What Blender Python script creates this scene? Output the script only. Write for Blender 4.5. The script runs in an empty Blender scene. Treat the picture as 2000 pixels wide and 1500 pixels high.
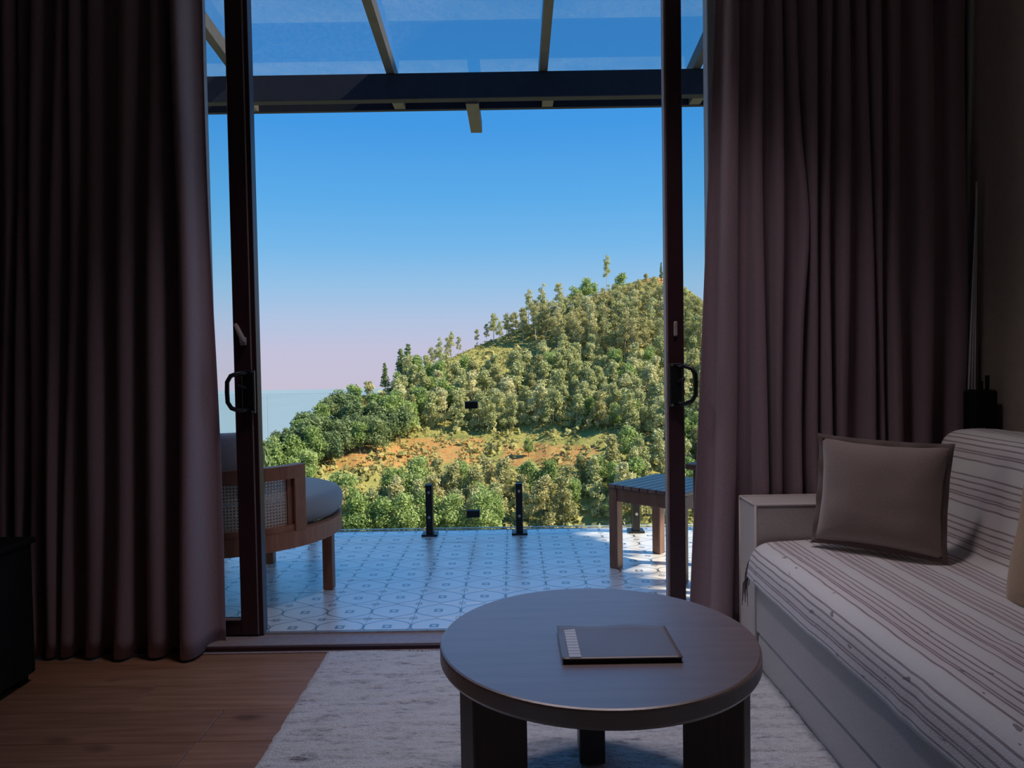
import bpy, math, random
import numpy as np
from mathutils import Vector, Matrix

random.seed(7)
RNG = np.random.default_rng(7)
scene = bpy.context.scene
COL = scene.collection
PI = math.pi

# ---------------------------------------------------------------- camera
cam_data = bpy.data.cameras.new('camera')
cam_data.sensor_width = 36.0
cam_data.lens = 25.92
cam_data.clip_start = 0.05
cam_data.clip_end = 40000
cam = bpy.data.objects.new('camera', cam_data)
COL.objects.link(cam)
pitch, roll = math.radians(1.8), 0.016
fw = Vector((0, math.cos(pitch), -math.sin(pitch)))
r0 = Vector((1, 0, 0)); u0 = r0.cross(fw)
rr = r0 * math.cos(roll) - u0 * math.sin(roll)
uu = r0 * math.sin(roll) + u0 * math.cos(roll)
m = Matrix((rr, uu, -fw)).transposed().to_4x4()
m.translation = (0, 0, 1.06)
cam.matrix_world = m
scene.camera = cam

# ---------------------------------------------------------------- colour management
vs = scene.view_settings
vs.view_transform = 'Standard'
vs.look = 'None'
vs.gamma = 1.0
vs.exposure = 0.0
vs.use_curve_mapping = False


def lin(r, g, b):
    f = lambda c: (c / 255 / 12.92) if c / 255 <= 0.04045 else ((c / 255 + 0.055) / 1.055) ** 2.4
    return (f(r), f(g), f(b), 1.0)


# ---------------------------------------------------------------- sky
world = bpy.data.worlds.new('sky')
scene.world = world
world.use_nodes = True
wn = world.node_tree
wn.nodes.clear()
w_out = wn.nodes.new('ShaderNodeOutputWorld')
w_bg = wn.nodes.new('ShaderNodeBackground')
w_tc = wn.nodes.new('ShaderNodeTexCoord')
w_sep = wn.nodes.new('ShaderNodeSeparateXYZ')
w_map = wn.nodes.new('ShaderNodeMapRange')
w_map.inputs['From Min'].default_value = -0.1
w_map.inputs['From Max'].default_value = 0.5
w_ramp = wn.nodes.new('ShaderNodeValToRGB')
SKY = [(-0.10, (196, 190, 210)), (-0.03, (199, 192, 212)), (0.02, (194, 194, 219)), (0.055, (178, 196, 225)), (0.10, (150, 193, 230)),
       (0.15, (118, 183, 233)), (0.21, (93, 171, 232)), (0.30, (68, 153, 228)), (0.42, (62, 142, 218)), (0.50, (60, 138, 214))]
els = w_ramp.color_ramp.elements
for i, (z, c) in enumerate(SKY):
    e = els[i] if i < 2 else els.new(0.5)
    e.position = (z + 0.1) / 0.6
    e.color = lin(*c)
for i, (z, c) in enumerate(SKY):
    els[i].position = (z + 0.1) / 0.6
    els[i].color = lin(*c)
w_bg.inputs['Strength'].default_value = 1.0
wn.links.new(w_tc.outputs['Generated'], w_sep.inputs[0])
wn.links.new(w_sep.outputs['Z'], w_map.inputs['Value'])
wn.links.new(w_map.outputs[0], w_ramp.inputs[0])
wn.links.new(w_ramp.outputs[0], w_bg.inputs['Color'])
wn.links.new(w_bg.outputs[0], w_out.inputs['Surface'])

# ---------------------------------------------------------------- sun
sun_data = bpy.data.lights.new('sun', 'SUN')
sun_data.energy = 7.4
sun_data.color = (1.0, 0.88, 0.68)
sun_data.angle = math.radians(0.6)
sun = bpy.data.objects.new('sun', sun_data)
COL.objects.link(sun)
sun.rotation_euler = Vector((-0.74, 0.17, -0.65)).to_track_quat('-Z', 'Y').to_euler()
sun.location = (30, -20, 40)


# ================================================================ helpers
def tag(o, label=None, cat=None, group=None, kind=None):
    if label: o['label'] = label
    if cat: o['category'] = cat
    if group: o['group'] = group
    if kind: o['kind'] = kind
    return o


def empty(name, loc=(0, 0, 0), rz=0.0):
    o = bpy.data.objects.new(name, None)
    o.empty_display_size = 0.05
    o.location = loc
    o.rotation_euler = (0, 0, rz)
    COL.objects.link(o)
    return o


def link(name, me, mat=None, parent=None, smooth=False):
    o = bpy.data.objects.new(name, me)
    if mat is not None and len(me.materials) == 0:
        for x in (mat if isinstance(mat, (list, tuple)) else [mat]):
            me.materials.append(x)
    if parent is not None: o.parent = parent
    COL.objects.link(o)
    if smooth:
        me.polygons.foreach_set('use_smooth', [True] * len(me.polygons))
    return o


class MB:
    """collects pieces of one mesh"""
    def __init__(self): self.v = []; self.f = []

    def add(self, vs_, fs_):
        n = len(self.v)
        self.v += [tuple(p) for p in vs_]
        self.f += [tuple(i + n for i in f) for f in fs_]
        return self

    def box(self, x0, x1, y0, y1, z0, z1, b=0.0, mat=None):
        """box with chamfered edges"""
        if b <= 0:
            vs_ = [(x, y, z) for z in (z0, z1) for y in (y0, y1) for x in (x0, x1)]
            fs_ = [(0, 2, 3, 1), (4, 5, 7, 6), (0, 1, 5, 4), (2, 6, 7, 3), (0, 4, 6, 2), (1, 3, 7, 5)]
        else:
            vs_ = []; idx = {}
            X = (x0, x1); Y = (y0, y1); Z = (z0, z1)
            for i in (0, 1):
                for j in (0, 1):
                    for k in (0, 1):
                        sx, sy, sz = (1, -1)[i], (1, -1)[j], (1, -1)[k]
                        for a, p in enumerate(((X[i], Y[j] + sy * b, Z[k] + sz * b), (X[i] + sx * b, Y[j], Z[k] + sz * b), (X[i] + sx * b, Y[j] + sy * b, Z[k]))):
                            idx[(i, j, k, a)] = len(vs_); vs_.append(p)
            fs_ = []
            for i in (0, 1):
                q = [idx[(i, j, k, 0)] for j, k in ((0, 0), (0, 1), (1, 1), (1, 0))]; fs_.append(q if i == 0 else q[::-1])
                q = [idx[(j, i, k, 1)] for j, k in ((0, 0), (1, 0), (1, 1), (0, 1))]; fs_.append(q if i == 0 else q[::-1])
                q = [idx[(j, k, i, 2)] for j, k in ((0, 0), (0, 1), (1, 1), (1, 0))]; fs_.append(q if i == 0 else q[::-1])
            for i in (0, 1):
                for j in (0, 1):
                    s = (i + j) % 2
                    q = [idx[(i, j, 0, 0)], idx[(i, j, 0, 1)], idx[(i, j, 1, 1)], idx[(i, j, 1, 0)]]; fs_.append(q if s else q[::-1])
                    q = [idx[(i, 0, j, 0)], idx[(i, 1, j, 0)], idx[(i, 1, j, 2)], idx[(i, 0, j, 2)]]; fs_.append(q if s else q[::-1])
                    q = [idx[(0, i, j, 1)], idx[(0, i, j, 2)], idx[(1, i, j, 2)], idx[(1, i, j, 1)]]; fs_.append(q if s else q[::-1])
            for i in (0, 1):
                for j in (0, 1):
                    for k in (0, 1):
                        q = [idx[(i, j, k, a)] for a in range(3)]
                        fs_.append(q if (i + j + k) % 2 else q[::-1])
        if mat is not None:
            vs_ = [tuple(mat @ Vector(p)) for p in vs_]
        return self.add(vs_, fs_)

    def tube(self, pts, r, n=10, cap=True):
        pts = [Vector(p) for p in pts]
        rs = r if isinstance(r, (list, tuple)) else [r] * len(pts)
        vs_ = []; prev = None
        for i, p in enumerate(pts):
            t = (pts[min(i + 1, len(pts) - 1)] - pts[max(i - 1, 0)]).normalized()
            a = prev if prev is not None else (Vector((0, 0, 1)) if abs(t.z) < 0.9 else Vector((1, 0, 0)))
            a = (a - t * a.dot(t)).normalized(); prev = a
            b = t.cross(a)
            for k in range(n):
                w = 2 * PI * k / n
                vs_.append(tuple(p + (a * math.cos(w) + b * math.sin(w)) * rs[i]))
        fs_ = []
        for i in range(len(pts) - 1):
            for k in range(n):
                fs_.append((i * n + k, i * n + (k + 1) % n, (i + 1) * n + (k + 1) % n, (i + 1) * n + k))
        if cap:
            fs_.append(tuple(range(n))[::-1]); fs_.append(tuple((len(pts) - 1) * n + k for k in range(n)))
        return self.add(vs_, fs_)

    def lathe(self, prof, n=64, cx=0, cy=0, a0=0.0, a1=2 * PI):
        """profile of (r, z) revolved about the vertical"""
        full = abs(a1 - a0 - 2 * PI) < 1e-6
        k = n if full else n + 1
        vs_ = [(cx + r * math.cos(a0 + (a1 - a0) * i / n), cy + r * math.sin(a0 + (a1 - a0) * i / n), z) for i in range(k) for r, z in prof]
        L = len(prof); fs_ = []
        for i in range(n):
            j = (i + 1) % k
            for q in range(L - 1):
                fs_.append((i * L + q, j * L + q, j * L + q + 1, i * L + q + 1))
        if not full:
            pass
        return self.add(vs_, fs_)

    def grid(self, P):
        """P: array rows x cols x 3"""
        P = np.asarray(P); R_, C_ = P.shape[:2]
        n = len(self.v)
        self.v += [tuple(p) for p in P.reshape(-1, 3)]
        for i in range(R_ - 1):
            for j in range(C_ - 1):
                a = n + i * C_ + j
                self.f.append((a, a + 1, a + C_ + 1, a + C_))
        return self

    def mesh(self, name):
        me = bpy.data.meshes.new(name)
        me.from_pydata(self.v, [], self.f)
        me.update()
        return me

    def build(self, name, mat, parent=None, smooth=False, **k):
        o = link(name, self.mesh(name), mat, parent, smooth)
        return o


def bevel(o, w=0.004, seg=2):
    md = o.modifiers.new('bevel', 'BEVEL'); md.width = w; md.segments = seg; md.limit_method = 'ANGLE'; md.angle_limit = math.radians(40)
    return o


def arc_box(mb, cx, cy, r0_, r1_, z0, z1, a0, a1, n=24):
    """a bent bar: ring segment with a rectangular section, angles in radians"""
    full = abs(abs(a1 - a0) - 2 * PI) < 1e-6
    vs_ = []
    for i in range(n + 1):
        a = a0 + (a1 - a0) * i / n
        for r, z in ((r0_, z0), (r1_, z0), (r1_, z1), (r0_, z1)):
            vs_.append((cx + r * math.cos(a), cy + r * math.sin(a), z))
    fs_ = []
    for i in range(n):
        for k in range(4):
            fs_.append((i * 4 + k, i * 4 + (k + 1) % 4, (i + 1) * 4 + (k + 1) % 4, (i + 1) * 4 + k))
    if not full:
        fs_.append((3, 2, 1, 0)); fs_.append((n * 4, n * 4 + 1, n * 4 + 2, n * 4 + 3))
    mb.add(vs_, fs_)
    return mb


# ---------------------------------------------------------------- materials
class NT:
    def __init__(self, name):
        self.m = bpy.data.materials.new(name); self.m.use_nodes = True
        self.t = self.m.node_tree; self.n = self.t.nodes; self.l = self.t.links
        self.bsdf = self.n['Principled BSDF']; self.out = self.n['Material Output']

    def new(self, kind, **k):
        nd = self.n.new('ShaderNode' + kind)
        for a, b in k.items(): setattr(nd, a, b)
        return nd

    def val(self, sock, v):
        if hasattr(v, 'is_linked') or hasattr(v, 'node'): self.l.new(v, sock)
        else: sock.default_value = v

    def math(self, op, a, b=0.0, c=None, clamp=False):
        nd = self.new('Math', operation=op, use_clamp=clamp)
        self.val(nd.inputs[0], a); self.val(nd.inputs[1], b)
        if c is not None: self.val(nd.inputs[2], c)
        return nd.outputs[0]

    def mix(self, fac, a, b, blend='MIX'):
        nd = self.new('Mix', data_type='RGBA', blend_type=blend)
        self.val(nd.inputs[0], fac); self.val(nd.inputs[6], a); self.val(nd.inputs[7], b)
        return nd.outputs[2]

    def noise(self, scale, detail=3, rough=0.55, coord='Object', stretch=None, vec=None, dist=0.0):
        if vec is None:
            vec = self.new('TexCoord').outputs[coord]
        if stretch:
            mp = self.new('Mapping'); mp.inputs['Scale'].default_value = stretch
            self.l.new(vec, mp.inputs[0]); vec = mp.outputs[0]
        nd = self.new('TexNoise'); nd.inputs['Scale'].default_value = scale
        nd.inputs['Detail'].default_value = detail; nd.inputs['Roughness'].default_value = rough; nd.inputs['Distortion'].default_value = dist
        self.l.new(vec, nd.inputs['Vector'])
        return nd.outputs['Fac']

    def ramp(self, fac, stops):
        nd = self.new('ValToRGB'); e = nd.color_ramp.elements
        while len(e) < len(stops): e.new(0.5)
        for i, (p, c) in enumerate(stops):
            e[i].position = p; e[i].color = c if len(c) == 4 else (*c, 1)
        self.l.new(fac, nd.inputs[0]); return nd.outputs[0]

    def bump(self, height, strength=0.3, distance=0.01):
        nd = self.new('Bump'); nd.inputs['Strength'].default_value = strength; nd.inputs['Distance'].default_value = distance
        self.l.new(height, nd.inputs['Height']); self.l.new(nd.outputs[0], self.bsdf.inputs['Normal'])

    def set(self, **k):
        for a, v in k.items(): self.val(self.bsdf.inputs[a.replace('_', ' ')], v)
        return self


def c4(c): return (*c[:3], 1.0)


def simple(name, col, rough=0.6, metal=0.0, vary=0.15, scale=30, bump=0.0, stretch=None, spec=0.5):
    t = NT(name)
    f = t.noise(scale, 4, stretch=stretch)
    d = tuple(c * (1 - vary) for c in col[:3]); h = tuple(min(1, c * (1 + vary)) for c in col[:3])
    t.set(Base_Color=t.ramp(f, [(0.3, c4(d)), (0.7, c4(h))]), Roughness=rough, Metallic=metal)
    t.bsdf.inputs['Specular IOR Level'].default_value = spec
    if bump: t.bump(f, bump, 0.004)
    return t.m


def wood(name, dark, light, rough=0.45, stretch=(1.2, 14, 14), scale=3.0, spec=0.5, knots=False):
    t = NT(name)
    tc = t.new('TexCoord'); oi = t.new('ObjectInfo')
    sc_ = t.math('MULTIPLY', oi.outputs['Random'], 40.0)
    cb = t.new('CombineXYZ'); t.l.new(sc_, cb.inputs[0]); t.l.new(sc_, cb.inputs[1])
    ad = t.new('VectorMath', operation='ADD'); t.l.new(tc.outputs['Object'], ad.inputs[0]); t.l.new(cb.outputs[0], ad.inputs[1])
    g = t.noise(scale, 6, 0.6, vec=ad.outputs[0], stretch=stretch, dist=0.4)
    g2 = t.noise(scale * 7, 3, 0.6, vec=ad.outputs[0], stretch=stretch)
    col = t.ramp(g, [(0.28, c4(dark)), (0.72, c4(light))])
    col = t.mix(t.math('MULTIPLY', g2, 0.35), col, c4(tuple(x * 0.55 for x in dark[:3])))
    tone = t.math('MULTIPLY_ADD', oi.outputs['Random'], 0.35, 0.82)
    cbn = t.new('CombineXYZ')
    for i in range(3): t.l.new(tone, cbn.inputs[i])
    col = t.mix(1.0, col, cbn.outputs[0], 'MULTIPLY')
    if knots:
        kn = t.noise(1.6, 1, 0.4, vec=ad.outputs[0], stretch=(2.0, 5.5, 1))
        km = t.ramp(kn, [(0.70, (0, 0, 0, 1)), (0.76, (1, 1, 1, 1))])
        col = t.mix(t.math('MULTIPLY', km, 0.65), col, c4(tuple(x * 0.3 for x in dark[:3])))
    t.set(Base_Color=col, Roughness=rough)
    t.bsdf.inputs['Specular IOR Level'].default_value = spec
    t.bump(g2, 0.12, 0.002)
    return t.m


def glass(name, tint=(0.985, 0.99, 0.99), rough=0.0, dirt=0.0, refl=0.6):
    t = NT(name)
    t.n.remove(t.bsdf)
    tr = t.new('BsdfTransparent'); tr.inputs[0].default_value = c4(tint)
    gl = t.new('BsdfGlossy'); gl.inputs['Roughness'].default_value = rough
    fr = t.new('Fresnel'); fr.inputs[0].default_value = 1.45
    mx = t.new('MixShader')
    t.val(mx.inputs[0], t.math('MULTIPLY', fr.outputs[0], 0.55 * refl)); t.l.new(tr.outputs[0], mx.inputs[1]); t.l.new(gl.outputs[0], mx.inputs[2])
    last = mx.outputs[0]
    if dirt:
        di = t.new('BsdfTranslucent'); di.inputs[0].default_value = (0.8, 0.82, 0.85, 1)
        a = t.noise(38, 4, 0.8); b = t.noise(160, 3, 0.8)
        fac = t.math('MULTIPLY', t.math('MULTIPLY', t.ramp(a, [(0.4, (0, 0, 0, 1)), (0.75, (1, 1, 1, 1))]), b), dirt * 2)
        m2 = t.new('MixShader'); t.l.new(fac, m2.inputs[0]); t.l.new(last, m2.inputs[1]); t.l.new(di.outputs[0], m2.inputs[2])
        last = m2.outputs[0]
    t.l.new(last, t.out.inputs['Surface'])
    return t.m


def fabric(name, col, rough=0.9, weave=260, vary=0.12, bump=0.25, sheen=0.3, stretch=None):
    t = NT(name)
    a = t.noise(weave, 2, 0.6, stretch=stretch); b = t.noise(6, 3)
    d = tuple(c * (1 - vary) for c in col[:3]); h = tuple(min(1, c * (1 + vary)) for c in col[:3])
    k = t.ramp(a, [(0.3, c4(d)), (0.7, c4(h))])
    k = t.mix(t.math('MULTIPLY', b, 0.25), k, c4(d))
    t.set(Base_Color=k, Roughness=rough)
    t.bsdf.inputs['Sheen Weight'].default_value = sheen
    t.bsdf.inputs['Specular IOR Level'].default_value = 0.2
    t.bump(a, bump, 0.002)
    return t.m


M = {}
M['plaster'] = simple('warm_plaster', (0.42, 0.36, 0.30), 0.85, scale=25, vary=0.06, bump=0.1)
M['ceiling'] = simple('ceiling_paint', (0.36, 0.32, 0.29), 0.9, scale=15, vary=0.04)
M['dark_wall'] = wood('dark_wood_panelling', (0.07, 0.045, 0.032), (0.12, 0.08, 0.058), 0.6, stretch=(8, 8, 1))
M['floor_base'] = simple('floor_screed', (0.06, 0.045, 0.035), 0.9)
M['plank'] = wood('oak_plank', (0.26, 0.125, 0.07), (0.48, 0.255, 0.155), 0.40, stretch=(1.0, 16, 16), knots=True)
M['table_wood'] = wood('dark_walnut', (0.14, 0.085, 0.07), (0.23, 0.15, 0.125), 0.45, spec=0.9)
_b = M['table_wood'].node_tree.nodes['Principled BSDF']
_b.inputs['Coat Weight'].default_value = 1.0; _b.inputs['Coat IOR'].default_value = 2.1; _b.inputs['Coat Roughness'].default_value = .42
M['leg_wood'] = wood('dark_walnut_leg', (0.085, 0.052, 0.04), (0.13, 0.085, 0.066), 0.45, stretch=(14, 14, 1.2))
M['teak'] = wood('reddish_teak', (0.30, 0.105, 0.05), (0.46, 0.19, 0.10), 0.45, stretch=(10, 10, 2))
M['grey_slat'] = wood('weathered_table_wood', (0.15, 0.09, 0.07), (0.26, 0.18, 0.15), 0.3, stretch=(1.2, 12, 12), spec=0.8)
M['brown_wood'] = wood('brown_outdoor_wood', (0.13, 0.065, 0.045), (0.24, 0.13, 0.09), 0.5, stretch=(10, 10, 2))
M['frame'] = simple('maroon_door_frame', (0.050, 0.020, 0.026), 0.38, vary=0.1, scale=60, stretch=(1, 1, .1))
M['frame_edge'] = simple('pale_frame_edge', (0.30, 0.22, 0.22), 0.45, vary=0.1)  # pale frame edges; on the left door, a painted chamfer highlight
M['jamb'] = simple('mauve_grey_metal', (0.34, 0.31, 0.33), 0.5, vary=0.08)
M['sill'] = simple('sill_metal', (0.34, 0.28, 0.28), 0.45, vary=0.12, scale=50)
M['black'] = simple('black_metal', (0.010, 0.010, 0.011), 0.35, vary=0.2)
M['steel'] = simple('steel', (0.65, 0.63, 0.6), 0.3, 0.9)
M['latch'] = simple('beige_latch', (0.42, 0.35, 0.33), 0.5)
M['pergola'] = simple('dark_pergola_steel', (0.014, 0.016, 0.028), 0.6, vary=0.15, scale=20, spec=.25)
M['pergola_tan'] = simple('brown_pergola_steel', (0.085, 0.072, 0.062), 0.55, vary=0.15, scale=20)
M['glass'] = glass('clear_glass')
M['roof_glass'] = glass('roof_glass', (0.955, 0.965, 0.97), dirt=0.022, refl=0.4)
M['door_glass'] = glass('door_glass', (0.955, 0.975, 0.97))
M['glass_edge'] = simple('glass_edge', (0.75, 0.85, 0.83), 0.2, vary=0.05)
M['curtain'] = fabric('mauve_taupe_curtain', (0.35, 0.25, 0.285), vary=0.1, stretch=(1, 1, 0.35))
M['sofa'] = fabric('pale_linen', (0.58, 0.52, 0.50))
M['piping'] = fabric('cream_piping', (0.66, 0.58, 0.56), vary=0.05)
M['pillow'] = fabric('taupe_velvet', (0.30, 0.225, 0.205), sheen=0.6)
M['pillow_trim'] = fabric('dark_taupe_trim', (0.17, 0.125, 0.115))
M['tan'] = fabric('mustard_tan_cushion', (0.50, 0.33, 0.20))
M['grey_cushion'] = fabric('grey_outdoor_cushion', (0.36, 0.345, 0.33))
M['mauve_cushion'] = fabric('mauve_back_cushion', (0.40, 0.33, 0.35))
M['cane'] = simple('woven_cane', (0.68, 0.55, 0.44), 0.6, vary=0.15, scale=120)
M['slab'] = simple('deck_concrete', (0.42, 0.42, 0.41), 0.8)
M['paper'] = simple('page_edges', (0.035, 0.03, 0.03), 0.8)
M['cover'] = simple('folder_cover', (0.19, 0.17, 0.18), 0.4, vary=0.06, scale=9, spec=0.8)
M['bark'] = simple('pale_bark', (0.46, 0.42, 0.34), 0.9, vary=0.3, scale=2)
M['bark_dark'] = simple('brown_bark', (0.17, 0.13, 0.09), 0.9, vary=0.3, scale=2)


def mat_rug():
    t = NT('cream_shag_rug')
    a = t.noise(9, 5, 0.7, stretch=(0.7, 3.2, 1)); b = t.noise(46, 4, 0.7, stretch=(0.8, 2.0, 1)); c = t.noise(160, 2)
    s = t.math('ADD', t.math('MULTIPLY', a, 0.55), t.math('MULTIPLY', b, 0.45))
    k = t.ramp(s, [(0.36, (0.20, 0.18, 0.19, 1)), (0.42, (0.60, 0.59, 0.60, 1)), (0.50, (0.84, 0.84, 0.84, 1)), (0.66, (0.93, 0.93, 0.92, 1))])
    t.set(Base_Color=k, Roughness=0.95)
    t.bsdf.inputs['Sheen Weight'].default_value = 0.4
    t.bump(t.math('ADD', s, t.math('MULTIPLY', c, 0.35)), 1.0, 0.03)
    return t.m


def mat_tile(TX, TY):
    """ogee line pattern of one printed cement tile, in the tile's own coordinates"""
    t = NT('ogee_cement_tile')
    sp = t.new('SeparateXYZ'); t.l.new(t.new('TexCoord').outputs['Object'], sp.inputs[0])
    a = t.math('ABSOLUTE', t.math('DIVIDE', sp.outputs[0], TX)); b = t.math('ABSOLUTE', t.math('DIVIDE', sp.outputs[1], TY))
    b2_ = t.math('MULTIPLY', b, 2.0)
    ang = t.math('MULTIPLY', t.math('POWER', b2_, 1.6), PI)
    d = t.math('ABSOLUTE', t.math('SUBTRACT', a, t.math('MULTIPLY_ADD', t.math('COSINE', ang), 0.243, 0.243)))
    sl = t.math('MULTIPLY', t.math('MULTIPLY', t.math('SINE', ang), t.math('POWER', b2_, 0.6)), .243 * PI * 3.2)
    d = t.math('DIVIDE', d, t.math('SQRT', t.math('MULTIPLY_ADD', sl, sl, 1.0)))
    line = t.math('LESS_THAN', d, 0.0165)

    def ring(p, q, i, o):
        mx = t.math('MAXIMUM', p, q)
        return t.math('MULTIPLY', t.math('GREATER_THAN', mx, i), t.math('LESS_THAN', mx, o))
    r1 = ring(a, b, 0.042, 0.098)
    a2 = t.math('SUBTRACT', 0.5, a); b2 = t.math('SUBTRACT', 0.5, b)
    r2 = t.math('MULTIPLY', ring(a2, b2, 0.03, 0.085), 0.75)
    hl = t.math('MULTIPLY', t.math('LESS_THAN', b2, 0.010), 0.8)
    k = t.math('MAXIMUM', t.math('MAXIMUM', line, r1), t.math('MAXIMUM', r2, hl))
    wear = t.noise(25, 4, 0.7)
    k = t.math('MULTIPLY', k, t.math('MULTIPLY_ADD', wear, 0.7, 0.6), clamp=True)
    oi = t.new('ObjectInfo')
    base = t.mix(t.math('MULTIPLY', oi.outputs['Random'], 0.35), (0.95, 0.94, 0.91, 1), (0.90, 0.89, 0.87, 1))
    t.set(Base_Color=t.mix(k, base, (0.13, 0.15, 0.19, 1)), Roughness=0.3)
    t.bsdf.inputs['Coat Weight'].default_value = 1.0
    t.bsdf.inputs['Coat Roughness'].default_value = 0.30
    t.bsdf.inputs['Coat IOR'].default_value = 2.3
    t.bsdf.inputs['Specular IOR Level'].default_value = 0.8
    return t.m


def mat_blanket():
    """stripes run along the sofa: UV.x holds the distance across the throw in metres"""
    t = NT('striped_throw')
    sp = t.new('SeparateXYZ'); uv = t.new('TexCoord').outputs['UV']; t.l.new(uv, sp.inputs[0])
    x = t.math('FRACT', t.math('DIVIDE', sp.outputs[0], 0.135))
    tot = None
    for c, w in ((0.12, .020), (0.26, .020), (0.40, .020), (0.545, .018), (0.60, .018), (0.76, .020)):
        q = t.math('LESS_THAN', t.math('ABSOLUTE', t.math('SUBTRACT', x, c)), w)
        tot = q if tot is None else t.math('MAXIMUM', tot, q)
    band = t.ramp(x, [(0.0, (0, 0, 0, 1)), (0.2, (.4, .4, .4, 1)), (0.5, (1, 1, 1, 1)), (0.72, (.5, .5, .5, 1)), (0.85, (0, 0, 0, 1))])
    base = t.mix(t.math('MULTIPLY', band, 0.45), (0.80, 0.78, 0.76, 1), (0.66, 0.52, 0.54, 1))
    wear = t.noise(30, 3, coord='UV', stretch=(1, .4, 1))
    k = t.math('MULTIPLY', tot, t.math('MULTIPLY_ADD', wear, 0.5, 0.45))
    col = t.mix(k, base, (0.20, 0.125, 0.14, 1))
    sl = t.noise(17, 2, 0.5, coord='UV', stretch=(2.2, 0.8, 1))
    slub = t.math('MULTIPLY', t.math('GREATER_THAN', sl, 0.70), t.math('GREATER_THAN', sp.outputs[0], 1.04))
    col = t.mix(t.math('MULTIPLY', slub, 0.7), col, (0.14, 0.08, 0.09, 1))
    t.set(Base_Color=col, Roughness=0.95)
    t.bsdf.inputs['Sheen Weight'].default_value = 0.2
    t.bump(t.math('ADD', t.noise(420, 2, coord='UV'), t.math('MULTIPLY', t.noise(14, 3, coord='UV', stretch=(1, 2, 1)), 2.0)), 0.35, 0.006)
    return t.m


def mat_strip():
    t = NT('printed_strip')
    sp = t.new('SeparateXYZ'); t.l.new(t.new('TexCoord').outputs['Object'], sp.inputs[0])
    w = t.math('GREATER_THAN', t.math('FRACT', t.math('MULTIPLY', sp.outputs[1], 62.0)), 0.72)
    t.set(Base_Color=t.mix(t.math('MULTIPLY', w, 0.7), (0.62, 0.62, 0.64, 1), (0.22, 0.22, 0.25, 1)), Roughness=0.45)
    return t.m


def mat_leaf(name, cols, trans=0.3, scale=0.09):
    t = NT(name)
    oi = t.new('ObjectInfo'); geo = t.new('NewGeometry')
    pn = t.noise(scale, 3, 0.6, vec=geo.outputs['Position'])
    f = t.math('ADD', t.math('MULTIPLY', oi.outputs['Random'], 0.55), t.math('MULTIPLY', pn, 0.55))
    fine = t.noise(1.6, 2, vec=geo.outputs['Position'])
    f = t.math('ADD', f, t.math('MULTIPLY', t.math('SUBTRACT', fine, 0.5), 0.45), clamp=True)
    n = len(cols)
    col = t.ramp(f, [(0.15 + 0.7 * i / (n - 1), c4(c)) for i, c in enumerate(cols)])
    t.set(Base_Color=col, Roughness=0.6)
    t.bsdf.inputs['Specular IOR Level'].default_value = 0.25
    tl = t.new('BsdfTranslucent'); t.l.new(col, tl.inputs[0])
    mx = t.new('MixShader'); mx.inputs[0].default_value = trans
    t.l.new(t.bsdf.outputs[0], mx.inputs[1]); t.l.new(tl.outputs[0], mx.inputs[2]); t.l.new(mx.outputs[0], t.out.inputs['Surface'])
    return t.m


M['rug'] = mat_rug()
TX, TY = 0.19, 0.1815
M['tile'] = mat_tile(TX, TY)
M['blanket'] = mat_blanket()
M['strip'] = mat_strip()
M['leaf_green'] = mat_leaf('broad_green_leaves', [(0.22, 0.31, 0.09), (0.32, 0.43, 0.14), (0.44, 0.53, 0.20)])
M['leaf_dark'] = mat_leaf('dark_green_leaves', [(0.15, 0.21, 0.10), (0.21, 0.29, 0.12), (0.30, 0.37, 0.16)])
M['leaf_olive'] = mat_leaf('olive_leaves', [(0.34, 0.35, 0.15), (0.46, 0.45, 0.20), (0.58, 0.53, 0.25)])
M['leaf_silver'] = mat_leaf('silver_green_leaves', [(0.38, 0.42, 0.18), (0.53, 0.55, 0.26), (0.70, 0.67, 0.38)])
M['shrub'] = mat_leaf('hill_scrub', [(0.26, 0.30, 0.10), (0.38, 0.38, 0.14), (0.52, 0.46, 0.17)], 0.25, 0.06)


# ================================================================ the room shell
def struct(name, mb, mat, label):
    return tag(mb.build(name, mat), label, None, None, 'structure')


XL, XR, YB, YF, ZC = -2.6, 1.72, -2.4, 2.70, 3.0
floor = struct('floor', MB().box(XL - .3, XR + .3, YB - .3, 2.92, -0.22, -0.014), M['floor_base'], 'brown oak plank floor of the dark room')
ys = [2.70, 2.617]
while ys[-1] > YB: ys.append(round(ys[-1] - 0.19, 4))
for r in range(len(ys) - 1):
    ya, yb = ys[r + 1], ys[r]
    x = XL - random.uniform(0, 1.2)
    while x < XR:
        L = random.choice((1.5, 1.8, 2.1))
        xa, xb = max(x, XL), min(x + L, XR)
        if xb - xa > 0.05:
            hx, hy = (xb - xa) / 2 - .0008, (yb - ya) / 2 - .0008
            o = MB().box(-hx, hx, -hy, hy, -0.012, 0.0, b=0.0015).build('plank', M['plank'], floor)
            o.location = ((xa + xb) / 2, (ya + yb) / 2, 0)
        x += L

struct('ceiling', MB().box(XL - .3, XR + .3, YB - .3, 2.95, ZC, ZC + .15), M['ceiling'], 'plain pale ceiling above the room')
struct('wall_right', MB().box(XR, XR + .3, YB - .3, 2.95, -.2, ZC), M['plaster'], 'brown-grey plaster wall behind the sofa')
struct('wall_left', MB().box(XL - .3, XL, YB - .3, 2.95, -.2, ZC), M['dark_wall'], 'dark panelled wall at the left of the room')
struct('wall_back', MB().box(XL, XR, YB - .3, YB, -.2, ZC), M['dark_wall'], 'dark panelled wall behind the viewer')
struct('wall_front', MB().box(XL, XR, 2.74, 2.95, 2.78, ZC), M['plaster'], 'wall strip above the glass doors')

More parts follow.
